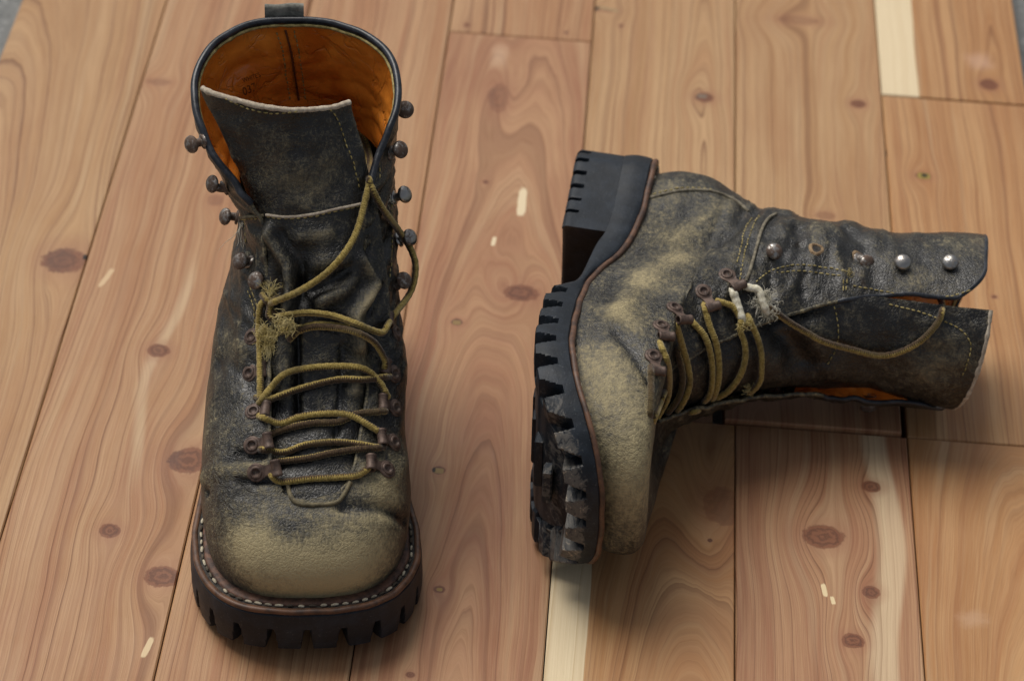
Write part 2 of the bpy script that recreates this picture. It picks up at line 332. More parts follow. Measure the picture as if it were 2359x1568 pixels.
def flat_mat(name, c1, c2, sc=200, rough=.6, bump=.3, metal=0.0, lo=.35, hi=.65, bd=.0005, spec=.4):
    g = NT(name); o = g.obj(); n = g.noise(o, sc, 5, .65, .3)
    return g.out(g.mix(g.ss(lo, hi, n), c1, c2), rough, g.bump(n, bump, bd), metal=metal, spec=spec)
def rubber_mat():
    g = NT("black_rubber"); o = g.obj(); w = g.attr("wear"); n = g.noise(o, 90, 5, .65); n2 = g.noise(g.scale(o, (1, .35, 1)), 260, 5, .75, 1.0)
    c = g.mix(g.ss(.35, .75, n), (.0075, .0105, .0145), (.018, .0245, .034))
    c = g.mix(g.mul(g.ss(.62, .70, g.noise(o, 900, 3, .6)), .25), c, (.16, .17, .17))
    wf = g.add(g.mul(w, .55), n2)
    c = g.mix(g.ss(.82, .95, wf), c, (.10, .094, .085)); c = g.mix(g.ss(1.02, 1.12, wf), c, (.40, .33, .24))
    return g.out(c, g.lin(0, 1, n, .42, .62), g.bump(g.add(n, g.mul(n2, g.add(.2, w))), .4, .0010), spec=.28)
M_RUB = rubber_mat()
M_WELT = flat_mat("brown_welt_leather", (.045, .026, .020), (.16, .080, .050), 160, .62, .5)
M_MID = flat_mat("midsole_leather_edge", (.048, .026, .017), (.125, .060, .032), 120, .5, .5)
M_CHAN = flat_mat("dark_stitch_channel", (.012, .011, .010), (.05, .042, .034), 300, .8, .6)
def thread_mat():
    g = NT("cream_thread"); rnd = g.node("ObjectInfo", {}).outputs['Random']; n = g.noise(g.obj(), 900, 3, .6)
    c = g.mix(g.ss(.3, .7, n), (.34, .29, .20), (.62, .56, .43)); c = g.mix(g.ss(.45, .75, rnd), c, (.07, .055, .04))
    return g.out(c, .85, g.bump(n, .4, .0003), spec=.2)
M_THREAD = thread_mat()
M_YTHREAD = flat_mat("yellow_thread", (.19, .145, .045), (.42, .34, .14), 300, .8, .3)
M_EDGE = flat_mat("raw_suede_edge", (.33, .27, .20), (.52, .45, .35), 400, .9, .6)
M_YEDGE = flat_mat("olive_folded_edge", (.075, .062, .036), (.17, .14, .08), 300, .8, .5)
M_EDGEDK = flat_mat("worn_cut_edge", (.10, .085, .06), (.24, .21, .15), 300, .85, .5)
M_BIND = flat_mat("black_binding", (.008, .009, .012), (.030, .034, .042), 150, .33, .4)
M_EYE = flat_mat("rusty_brown_metal", (.045, .029, .023), (.125, .082, .062), 260, .55, .5, metal=.25)
def hook_mat(name, rust):
    g = NT(name); o = g.obj(); n = g.noise(o, 420, 5, .7, .4); a = g.noise(o, 160, 3, .6)
    m = g.ss(rust, rust+.16, g.add(g.mul(n, .6), g.mul(a, .4)))
    c = g.mix(m, (.36, .345, .32), (.10, .064, .045))
    return g.out(c, g.lin(0, 1, m, .30, .72), g.bump(n, .5, .0004), metal=g.lin(0, 1, m, 1.0, .2))
M_HOOK = hook_mat("tarnished_steel_hook", .375); M_HOOKB = hook_mat("bright_steel_hook", .50)
def lace_mat():
    g = NT("braided_lace"); uv = g.node("UVMap", {}).outputs[0]; s = g.node("SeparateXYZ", {0: uv}); a, l = s.outputs[0], s.outputs[1]
    o = g.obj(); n = g.noise(o, 900, 3, .6)
    tri = g.math('PINGPONG', g.mul(l, 1/1.2), .5)
    ang = g.math('PINGPONG', g.add(a, g.mul(g.noise(g.scale(uv, (0, .02, 0)), 1.0, 1.0), .5)), .5)
    m = g.ss(-.03, .03, g.sub(ang, g.add(.14, g.mul(tri, .26))))
    y = g.mix(g.ss(.3, .7, n), (.20, .140, .030), (.40, .300, .092)); d = g.mix(g.ss(.3, .7, n), (.032, .019, .010), (.085, .052, .024))
    c = g.mix(m, d, y); c = g.mix(g.mul(g.ss(.5, .72, g.noise(o, 45, 3, .6)), .7), c, (.10, .075, .03))
    rope = g.math('SINE', g.add(g.mul(l, 5.46), g.mul(a, 12.566)))
    return g.out(c, .88, g.bump(g.add(g.mul(rope, .25), n), .5, .0005), spec=.2, Sheen_Weight=.2)
M_LACE = lace_mat()
M_CORE = flat_mat("bare_lace_core", (.50, .45, .32), (.78, .74, .60), 700, .9, .5)
M_FUZZ = flat_mat("frayed_yellow_fibre", (.36, .27, .08), (.66, .56, .28), 120, .9, .1)
M_WFUZZ = flat_mat("frayed_pale_fibre", (.50, .46, .34), (.74, .70, .58), 120, .9, .1)
M_INK = flat_mat("faded_ink_stamp", (.075, .024, .010), (.14, .045, .014), 900, .6, .1)
M_STRAP = flat_mat("grey_webbing", (.10, .10, .085), (.21, .205, .175), 350, .85, .5)

# ------------------------------------------------------------------ boot geometry (local mm: x across, y from toe to heel, z up from the tread)
PHI_K = np.array([0, .03, .06, .1, .15, .2, .26, .33, .42, .5, .6, .7, .8, .87, .93, .97, 1.0])
FOOT_LAT = np.array([0, .215, .385, .56, .72, .84, .93, .99, 1.0, .93, .80, .70, .66, .56, .37, .18, 0])
FOOT_MED = np.array([0, .215, .39, .575, .745, .865, .955, 1.0, .95, .80, .64, .60, .62, .54, .36, .18, 0])
SOLE_L = 278.0
def smooth_table(tab):
    x = np.linspace(0, 1, 801); v = np.interp(x, PHI_K, tab); k = np.hanning(41); k /= k.sum()
    vv = np.convolve(np.r_[-v[40:0:-1], v, -v[-2:-42:-1]], k, 'same')[40:-40]; vv[0] = vv[-1] = 0; return x, vv
ST_LAT, ST_MED = smooth_table(FOOT_LAT), smooth_table(FOOT_MED)
SS_LAT = smooth_table(FOOT_LAT*np.array([1, 1, 1, 1, 1, 1, 1.01, .98, .90, .86, .88, .93, .97, 1, 1, 1, 1])); SS_MED = smooth_table(FOOT_MED*np.array([1, 1, 1, 1, 1, 1, 1.01, .97, .91, .90, .93, .97, 1, 1, 1, 1, 1]))
def sole_w(phi, med):
    x, v = SS_MED if med else SS_LAT
    return np.interp(np.abs(phi)/np.pi, x, v)
def foot_w(phi, med):
    x, v = ST_MED if med else ST_LAT
    return np.interp(np.abs(phi)/np.pi, x, v)
SPRING = [0.0]; THIN = [0.0]
def sole_top(y): return np.interp(y, *SOLE_TOP)-THIN[0]*smooth(178, 135, y)+SPRING[0]*np.clip(1-np.asarray(y)/80.0, 0, 1)**1.7
_c = catmull([(0, 37), (20, 33), (45, 29), (80, 27), (120, 27.5), (155, 32), (185, 39), (216, 44), (284, 47)], 900)
SOLE_TOP = (_c[:, 0], _c[:, 1])
_c = catmull([(0, 10), (18, 5), (40, 1.2), (70, 0), (112, 0), (123, .6), (130, 9), (139, 15.5), (176, 20), (203, 25), (284, 27)], 900)
SOLE_BOT = (_c[:, 0], _c[:, 1])
def sole_bot(y): return np.interp(y, *SOLE_BOT)+SPRING[0]*np.clip(1-np.asarray(y)/80.0, 0, 1)**1.7

def frame_from(n, d):
    n = n/np.linalg.norm(n); d = d-n*(d@n); d /= np.linalg.norm(d)+1e-9
    return d, np.cross(n, d), n

class Boot:
    def __init__(s, med_sign, M):
        s.ms = med_sign                      # +1: medial side is +x, -1: medial side is -x
        s.M = np.array(M); s.Mi = np.linalg.inv(s.M)
        s.bv = []
    def w2l(s, P): return np.asarray(P)@s.Mi[:3, :3].T+s.Mi[:3, 3]
    def l2w(s, P): return np.asarray(P)@s.M[:3, :3].T+s.M[:3, 3]
    def outline(s, n, off=0.0, W=60.0):
        """sole outline, offset outwards by off"""
        phi = np.linspace(-np.pi, np.pi, n, endpoint=False); sgn = np.sign(phi+1e-12)
        y = SOLE_L*(1-np.cos(phi))/2; med = sgn == s.ms
        w = np.where(med, sole_w(phi, True), sole_w(phi, False))*W
        P = np.stack([sgn*w, y], 1); d = np.linalg.norm(np.roll(P, -1, 0)-P, axis=1); L = np.r_[0, np.cumsum(d)]
        u = np.linspace(0, L[-1], n, endpoint=False); Pc = np.vstack([P, P[:1]])
        P = np.stack([np.interp(u, L, Pc[:, 0]), np.interp(u, L, Pc[:, 1])], 1)
        T = np.roll(P, -3, 0)-np.roll(P, 3, 0); T /= np.linalg.norm(T, axis=1)[:, None]
        N = np.stack([T[:, 1], -T[:, 0]], 1)
        if (N*(P-P.mean(0))).sum() < 0: N = -N
        s.perim = L[-1]
        return P+N*off, N, u
    def section(s, phi, t):
        """point of the upper at angle phi (0 front, +x side positive) and station t"""
        st = s.st(t); Fy, Fz, By, Bz, Wl, Wr, Cx, e = [st[..., k] for k in range(8)]
        sgn = np.sign(phi+1e-12); a = np.abs(phi); sc = (1-np.cos(a))/2
        y = Fy+(By-Fy)*sc; z = Fz+(Bz-Fz)*sc
        k = 1-smooth(0, 6.5, t); F0 = s.st(np.zeros_like(t)); zl = F0[..., 1]+(F0[..., 3]-F0[..., 1])*sc
        z = z+k*(sole_top(np.clip(y, 5, 272))-1.0-zl)
        med = sgn == s.ms
        wf = np.where(med, foot_w(a, True), foot_w(a, False)); we = np.sin(a)**.92
        w = (wf*(1-e)+we*e)*np.where(sgn < 0, Wl, Wr)
        return np.stack([Cx*smooth(0, 1, sc*0+1)+sgn*w, y, z], -1)
    def st(s, t): return catmull(s.stations, t=t)
    def phi_of(s, g, t, side):
        """angle at which the front part of section t reaches x offset g"""
        if g <= 0.01: return 0.0
        a = np.linspace(0, 2.2, 500); P = s.section(side*a, np.full(500, t)); x = side*(P[:, 0]-s.st(np.array([t]))[0, 6])
        i = np.argmax(x >= g)
        return a[i] if x.max() >= g else a[np.argmax(x)]
    def make_upper(s, nt=170, nphi=240):
        ts = np.linspace(0, len(s.stations)-1, nt); G = np.zeros((nt, nphi, 3)); PH = np.zeros((nt, nphi)); 
        for i, t in enumerate(ts):
            gl, gr = s.gap(t); a = s.phi_of(gr, t, 1); b = 2*np.pi-s.phi_of(gl, t, -1)
            u = np.linspace(0, 1, nphi); ph = a+(b-a)*u; ph2 = np.where(ph > np.pi, ph-2*np.pi, ph)
            if a == 0: ph2[0] = 1e-9; ph2[-1] = -1e-9
            G[i] = s.section(ph2, np.full(nphi, t)); PH[i] = ph2
        s.G0 = G; s.PH = PH; s.TT = np.repeat(ts[:, None], nphi, 1)
        s.N0 = s.normals(G); s.bvh0 = s.bvh(G)
        return G
    def normals(s, G):
        du = np.gradient(G, axis=1); dv = np.gradient(G, axis=0); N = np.cross(du, dv); N /= np.linalg.norm(N, axis=2)[..., None]+1e-9
        c = G.mean(axis=1)[:, None, :]; c = np.broadcast_to(c, G.shape)
        flip = (N*(G-c)).sum(-1, keepdims=True)
        return N if np.median(flip) > 0 else -N
    def bvh(s, G):
        W = s.l2w(G.reshape(-1, 3)); a, b = G.shape[:2]
        F = [(i*b+j, i*b+j+1, (i+1)*b+j+1, (i+1)*b+j) for i in range(a-1) for j in range(b-1)]
        return BVHTree.FromPolygons([Vector(v) for v in W], F)
    def hit(s, px, py, trees=None):
        """point (world) and normal towards the viewer where the line of sight meets the boot"""
        best = None; d = ray(px, py)
        for tr in (trees or s.bv):
            h = tr.ray_cast(Vector(CAM), Vector(d))
            if h[0] is not None and (best is None or h[3] < best[2]):
                n = np.array(h[1]); n = n if n@d < 0 else -n; best = (np.array(h[0]), n, h[3])
        return best
    def feat(s, pts, tree):
        """polyline of picture points laid on the boot, local coordinates"""
        r = []
        for p in pts:
            h = s.hit(p[0], p[1], [tree])
            if h: r.append(s.w2l(h[0]))
        return np.array(r)
def seg_dist(V, P):
    d = np.full(len(V), 1e9)
    for a, b in zip(P[:-1], P[1:]):
        ab = b-a; t = np.clip(((V-a)@ab)/(ab@ab+1e-9), 0, 1); d = np.minimum(d, np.linalg.norm(V-a-t[:, None]*ab, axis=1))
    return d
def add_sole(B, root, toe_wear, lw=1.0):
    n = 900; ms = B.ms
    # --- rubber outsole with lugs
    P, N, u = B.outline(n); y = P[:, 1]; per = B.perim
    top = sole_top(y)-3.4; bot = sole_bot(y)
    period = per/round(per/17.5); ph = ((u/period) % 1.0-.5)*period
    lugzone = smooth(131, 125, y)                               # no lugs in the waist
    R = []; 
    def ring(off, z): return np.stack([P[:, 0]+N[:, 0]*off, P[:, 1]+N[:, 1]*off, z], 1)
    R.append(ring(-14*np.ones(n), top)); R.append(ring(-1.2+0*y, top)); R.append(ring(-.2+0*y, top-.8))
    for h in (.80, .62, .5, .44, .36, .28, .18, .09, .03, 0.0):
        z = bot+(top-bot)*h; hw = (.7+1.7*(1-h/.56))*lw if h < .56 else -1
        dd = np.abs(ph)
        m = smooth(hw+.9, hw-.5, dd)*lugzone if hw > 0 else 0*y
        bulge = .9*np.sin(np.pi*min(1, h*1.1))
        R.append(ring(bulge-14.0*m-(0.9 if h == 0 else 0), z))
    mm = smooth(2.4*lw+.9, 2.4*lw-.5, np.abs(ph))*lugzone
    R.append(ring(-16-0*mm, bot+mm*(top-bot)*.5)); R.append(ring(-17.5+0*y, bot+1.3*lugzone))
    m = Mesh(); G = np.array(R); m.grid(G, wrap=True, flip=True); m.cap(G[0])
    half = np.arange(1, n//2); A_, B_ = G[-1][half], G[-1][n-half]; q = np.linspace(0, 1, 9)[None, :, None]     # tread floor, from edge to edge
    fl = A_[:, None]*(1-q)+B_[:, None]*q; m.grid(fl); 
    for yc in np.arange(26, 120, 17.0):                     # bars down the middle of the tread
        zb = float(sole_bot(yc)); hw_ = 15 if 40 < yc < 110 else 10; m.box((-hw_, yc-4.2, zb+.1), (hw_, yc+4.2, zb+5), .8)
    V = np.vstack(m.v); wear = toe_wear*smooth(75, 5, V[:, 1])*smooth(18, 6, V[:, 2]-sole_bot(V[:, 1]))
    sole = m.build("outsole", M_RUB, root, att={"wear": wear}); 
    sole.data.set_sharp_from_angle(angle=math.radians(38))
    # --- heel block with a hollowed breast
    keep = np.where(y > 190)[0]; 
    order = keep[np.argsort((np.arctan2(P[keep, 0], -(P[keep, 1]-235)))%(2*np.pi))]
    Ph, Nh, uh = P[order], N[order], u[order]; k = len(order)
    a, b = Ph[-1], Ph[0]; q = np.linspace(0, 1, 60)[1:-1]
    br = a[None]*(1-q)[:, None]+b[None]*q[:, None]; br[:, 1] += 7*np.sin(np.pi*q)**.8
    dn = np.stack([0*q, -np.ones_like(q)], 1)
    PP = np.vstack([Ph, br]); NN = np.vstack([Nh, dn]); UU = np.r_[uh, np.full(len(q), 1e3)]
    isb = np.r_[np.zeros(k), np.ones(len(q))]
    per2 = 11.5; ph2 = np.abs(((UU/per2) % 1.0-.5)*per2); R = []
    tp = sole_bot(PP[:, 1])+.5
    for h in (1.0, .7, .42, .30, .24, .2, .1, .05, 0.0):
        z = tp*h; mm = smooth(1.5, .7, ph2)*(1-isb)*(1.0 if h < .28 else 0)*smooth(199, 209, PP[:, 1])
        off = -9*mm-(2.2 if h == 0 else .5 if h == .05 else 0)+(1-isb)*1.5*(1-h)-.3
        R.append(np.stack([PP[:, 0]+NN[:, 0]*off, PP[:, 1]+NN[:, 1]*off, z], 1))
    m = Mesh(); G = np.array(R); m.grid(G, wrap=True); m.cap(G[0], flip=True); m.cap(G[-1])
    hb = m.build("heel", M_RUB, root, att={"wear": np.zeros(m.n)}); hb.data.set_sharp_from_angle(angle=math.radians(38))
    # --- leather midsole edge, stitch channel, welt, stitches
    def band(prof, name, mat, parent):
        R = []
        for off, dz in prof:
            Q, Nq, _ = B.outline(420, 0.0); Q = Q+Nq*off
            R.append(np.stack([Q[:, 0], Q[:, 1], sole_top(Q[:, 1])+dz+.35*np.sin(Q[:, 1]*.23+Q[:, 0]*.31)*.6], 1))
        m = Mesh(); G = np.array(R); m.grid(G, wrap=True, flip=True); return m.build(name, mat, parent)
    mid = band([(-11, -3.45), (-.9, -3.45), (-.3, -2.9), (-.2, -1.6), (-.6, -.8), (-1.3, -.4), (-3.0, -.3), (-3.4, -1.4)], "midsole", M_MID, root)
    band([(-3.1, -1.7), (-3.5, -1.25), (-6.1, -1.15), (-6.6, -1.7)], "stitch_channel", M_CHAN, root)
    welt = band([(-5.8, -1.8), (-6.0, -.5), (-6.7, .1), (-8.0, .4), (-10.5, .5), (-13, 0.2), (-13, -3)], "welt", M_WELT, root)
    Q, Nq, uu = B.outline(2400, -5.0); L = B.perim*.955; step = 5.4; cnt = int(L/step)
    sm = Mesh(); t = np.linspace(-1, 1, 7); sm.tube(np.stack([t*1.8, 0*t, .25*(1-t*t)], 1), 0.74*np.sqrt(1.02-t**4*.7), 6); so = sm.build("stitch", M_THREAD, welt); sme = so.data
    first = True
    for i in range(cnt):
        j = int((i+.5)/cnt*2400); p = Q[j]; tn = Q[(j+4) % 2400]-Q[j-4]; an = math.atan2(tn[1], tn[0])
        z = sole_top(p[1])-.55+random.uniform(-.25, .15)
        Mx = Matrix.Translation((p[0]*MM, p[1]*MM, z*MM)) @ Matrix.Rotation(an+random.uniform(-.12, .12), 4, 'Z') @ Matrix.Diagonal((random.uniform(.75, 1.1), random.uniform(.8, 1.1), 1, 1))
        if first: first = False; so.matrix_local = Mx; continue
        if random.random() < .06: continue
        link_copy("stitch", sme, welt, Mx)
    return sole

# ------------------------------------------------------------------ boot parts laid on the surfaces
def px_path(B, pts, lift, trees=None, step=5.0, taut=7):
    """picture polyline -> world path riding on the boot: taut over hollows, lifted by lift mm"""
    Q = resample(catmull(np.array([p[:2] for p in pts], float), len(pts)*10), step)
    D = []
    for q in Q:
        h = B.hit(q[0], q[1], trees); D.append(np.nan if h is None else h[2])
    D = np.array(D); ok = ~np.isnan(D)
    if ok.sum() == 0: return None
    D = np.interp(np.arange(len(D)), np.where(ok)[0], D[ok])
    if taut > 0 and len(D) > 3:
        k = min(taut, len(D)-1); pad = np.pad(D, k, 'edge')
        mn = np.array([pad[i:i+2*k+1].min() for i in range(len(D))]); pad = np.pad(mn, k, 'edge')
        w = np.hanning(2*k+3)[1:-1]; w /= w.sum(); D = np.minimum(D, np.convolve(pad, w, 'valid')*.6+D*.4)
        pad = np.pad(D, 2, 'edge'); D = np.convolve(pad, np.ones(5)/5, 'valid')
    return np.array([CAM+ray(*q)*(d-lift) for q, d in zip(Q, D)])
def add_lace(B, root, pts, r=1.72, lift=1.5, mat=None, name="lace", twist=0.0, taut=7, tuck=True):
    P = px_path(B, pts, lift, taut=taut)
    if P is None: return
    def end(a, b_):
        d = a-b_; d /= np.linalg.norm(d)+1e-9; v = (a-CAM)/np.linalg.norm(a-CAM)
        return np.array([a+d*2.5+v*2.5, a+d*3.2+v*6.5])
    if tuck: P = np.vstack([end(P[0], P[min(2, len(P)-1)])[::-1], P, end(P[-1], P[max(-3, -len(P))])])
    P = resample(catmull(P[::2] if len(P) > 9 else P, len(P)*3), .8); m = Mesh(); seg = 12
    rr = r*(1+.05*np.sin(np.arange(len(P))*1.3)); rr[0] *= .8; rr[-1] *= .8
    R = m.tube(B.w2l(P), rr, seg, up=B.w2l(CAM)-B.w2l(P[0]))
    L = np.r_[0, np.cumsum(np.linalg.norm(np.diff(P, axis=0), axis=1))]
    uv = np.zeros((m.n, 2)); n = len(P)
    a = (np.arange(seg)/seg); uv[:n*seg, 0] = np.tile(a, n)+twist; uv[:n*seg, 1] = np.repeat(L, seg)
    uv[n*seg:, 1] = 1e-3
    return m.build(name, mat or M_LACE, root, uvs=uv)
def stitch_line(B, m, pts, pitch=3.0, length=2.1, r=.42, tree=None, lift=.25):
    P = px_path(B, pts, lift, trees=tree, step=3, taut=0)
    if P is None: return
    P = resample(P, pitch)
    for a, b in zip(P[:-1], P[1:]):
        d = (b-a)*(length/pitch)*random.uniform(.8, 1.1); c = (a+b)/2+RNG.normal(0, .12, 3)
        if np.linalg.norm(d) > 3*pitch: continue
        t = np.linspace(-.5, .5, 4); m.tube(B.w2l(c+d*t[:, None]), r*np.array([.5, 1, 1, .5]), 5)
def piping(B, root, name, pts, r, mat, lift=.2, tree=None, taut=2):
    P = px_path(B, pts, lift, trees=tree, step=4, taut=taut)
    m = Mesh(); P = resample(catmull(P, len(P)*2), 1.5); m.tube(B.w2l(P), r*(1+.12*fbm(P, .25)), 8); return m.build(name, mat, root)
def tuft(B, root, name, mat, px, py, n, ln, spread, dirpx=None, r=.16, lift=2.0):
    h = B.hit(px, py)
    if h is None: return
    m = Mesh(); c = h[0]-ray(px, py)*lift
    for i in range(n):
        v = RNG.normal(0, 1, 3); v = v-CF*(v@CF)*.7
        if dirpx is not None: v = v*.30+(CR*dirpx[0]-CU*dirpx[1])*1.6
        else: v = v-CU*.5
        v /= np.linalg.norm(v); L = ln*random.uniform(.35, 1.15); k = 9
        s0 = c+(CR*RNG.normal()+CU*RNG.normal())*spread-CF*random.uniform(0, 1.2)
        q = [s0]; d = v.copy()
        for j in range(k):                                   # limp fibre: wandering direction, kept close to the leather
            d = d+RNG.normal(0, .55 if dirpx is None else .22, 3)-CU*.10; d = d-CF*(d@CF)*.6; d /= np.linalg.norm(d); q.append(q[-1]+d*L/k)
        m.tube(B.w2l(catmull(np.array(q), 14)), r*np.linspace(1.25, .5, 14), 4, caps=False)
    return m.build(name, mat, root)
def local_matrix(pos, ex, ey, ez, sc=1.0):
    return Matrix(((ex[0]*sc, ey[0]*sc, ez[0]*sc, pos[0]*MM), (ex[1]*sc, ey[1]*sc, ez[1]*sc, pos[1]*MM), (ex[2]*sc, ey[2]*sc, ez[2]*sc, pos[2]*MM), (0, 0, 0, 1)))
def lathe(m, prof, seg=24, M=None):
    th = np.arange(seg)*2*np.pi/seg; G = np.array([[(r*np.cos(a), r*np.sin(a), z) for a in th] for r, z in prof]); m.grid(G, wrap=True); m.cap(G[-1])
EYE = {}
def eyelet(B, root, disc, loop, trees):
    """riveted lace loop: a disc plate with a rolled barrel over the facing edge"""
    h = B.hit(*disc, trees)
    if h is None: return
    p = h[0]; n = h[1]
    ns = [B.hit(disc[0]+a, disc[1]+b, trees) for a, b in ((14, 0), (-14, 0), (0, 14), (0, -14))]
    for q in ns:
        if q is not None: n = n+q[1]*.6
    n /= np.linalg.norm(n)
    q = CAM+ray(*loop)*(((p-CAM)@n)/(ray(*loop)@n)) if abs(ray(*loop)@n) > .25 else p+CR*(loop[0]-disc[0])/4.6-CU*(loop[1]-disc[1])/4.6
    d = q-p; L = min(np.linalg.norm(d), 10.5); ex, ey, ez = frame_from(n, d)
    R3 = B.Mi[:3, :3]; ex, ey, ez = R3@ex, R3@ey, R3@ez; pl = B.w2l(p)
    if 'disc' not in EYE:
        m = Mesh(); lathe(m, [(4.7, -.4), (4.6, .35), (4.3, .62), (3.3, .68), (3.15, 1.15), (2.7, 1.45), (2.1, 1.35), (1.75, .7), (1.4, .25), (.6, .1)]); EYE['disc'] = m
        m = Mesh(); th = np.arange(20)*2*np.pi/20; prof = []
        for yy, rr in ((-4.2, 1.9), (-4.2, 2.35), (-3.9, 2.65), (-3.0, 2.65), (-2.7, 2.4), (2.7, 2.4), (3.0, 2.6), (3.9, 2.6), (4.2, 2.3), (4.2, 1.9), (3.0, 1.8), (-3.0, 1.8), (-4.2, 1.9)):
            prof.append([(rr*np.cos(a), yy, 1.0+rr*np.sin(a)) for a in th])
        m.grid(np.array(prof), wrap=True); EYE['barrel'] = m
        m = Mesh(); X = np.linspace(0, 1, 8); G = []
        for x in X:
            wy = np.interp(x, [0, .4, 1], [3.6, 2.4, 2.9]); z = .45+2.0*x**2
            G.append([(x, -wy, z-.5), (x, -wy, z), (x, wy, z), (x, wy, z-.5)])
        m.grid(np.array(G), wrap=True); EYE['strip'] = m
    root_o = None
    for k in ('disc', 'barrel', 'strip'):
        src = EYE[k]; m = Mesh(); V = np.vstack(src.v).copy()
        if k == 'barrel': V[:, 0] += L
        if k == 'strip': V[:, 0] = 2.5+V[:, 0]*(L-3.5)
        m.v = [V]; m.f = src.f; m.n = src.n
        if root_o is None: root_o = m.build("lace_eyelet", M_EYE, root); root_o.matrix_local = local_matrix(pl, ex, ey, ez); root_o.data.set_sharp_from_angle(angle=math.radians(50))
        else:
            c = m.build("lace_barrel" if k == 'barrel' else "eyelet_plate", M_EYE, root_o); c.data.set_sharp_from_angle(angle=math.radians(50))
HOOKM = {}
def hook(B, root, base, head, mat, trees, world=None):
    """speed hook: rivet base, bent neck, domed round head"""
    if world is None:
        h = None; b = np.array(base, float); hd = np.array(head, float)
        for k in range(12):
            q = b+(b-hd)*k*.25; h = B.hit(q[0], q[1], trees)
            if h is not None: break
        if h is None: return
        p = h[0]; dist = (p-CAM)@CF; rd = ray(*head); top = CAM+rd*((dist-3.5)/(rd@CF))
        n = h[1]
    else: p, top = world; n = (top-p)/np.linalg.norm(top-p)
    v = top-p; ln = np.linalg.norm(v)
    if ln > 6.5: p = top-v/ln*6.5
    dv = (top-p)/np.linalg.norm(top-p); axis = dv*.55+n*.35-CF*.45; axis /= np.linalg.norm(axis)
    m = Mesh(); t = np.linspace(0, 1, 9)[:, None]; bend = np.cross(dv, CF); bend = bend/(np.linalg.norm(bend)+1e-9)
    path = p*(1-t)+top*t+(n*1.4)*np.sin(np.pi*t)
    m.tube(B.w2l(path), np.linspace(2.3, 1.7, 9), 10)
    ex, ey, ez = frame_from(axis, CR); prof = [(1.2, -1.1), (3.6, -1.0), (4.4, -.6), (4.6, 0), (4.3, .8), (3.6, 1.5), (2.6, 2.0), (1.5, 2.3), (.6, 2.4)]
    th = np.arange(22)*2*np.pi/22
    G = np.array([[top+(ex*np.cos(a)+ey*np.sin(a))*r+ez*z for a in th] for r, z in prof]); G = B.w2l(G.reshape(-1, 3)).reshape(G.shape); m.grid(G, wrap=True); m.cap(G[-1]); m.cap(G[0], flip=True)
    nb = n; ex, ey, ez = frame_from(nb, CR)
    G = np.array([[p+(ex*np.cos(a)+ey*np.sin(a))*r+ez*z for a in th] for r, z in [(4.0, -.6), (3.9, .4), (3.3, .8), (2.2, 1.0)]]); G = B.w2l(G.reshape(-1, 3)).reshape(G.shape); m.grid(G, wrap=True); m.cap(G[-1])
    o = m.build("speed_hook", mat, root); o.data.set_sharp_from_angle(angle=math.radians(60)); return o

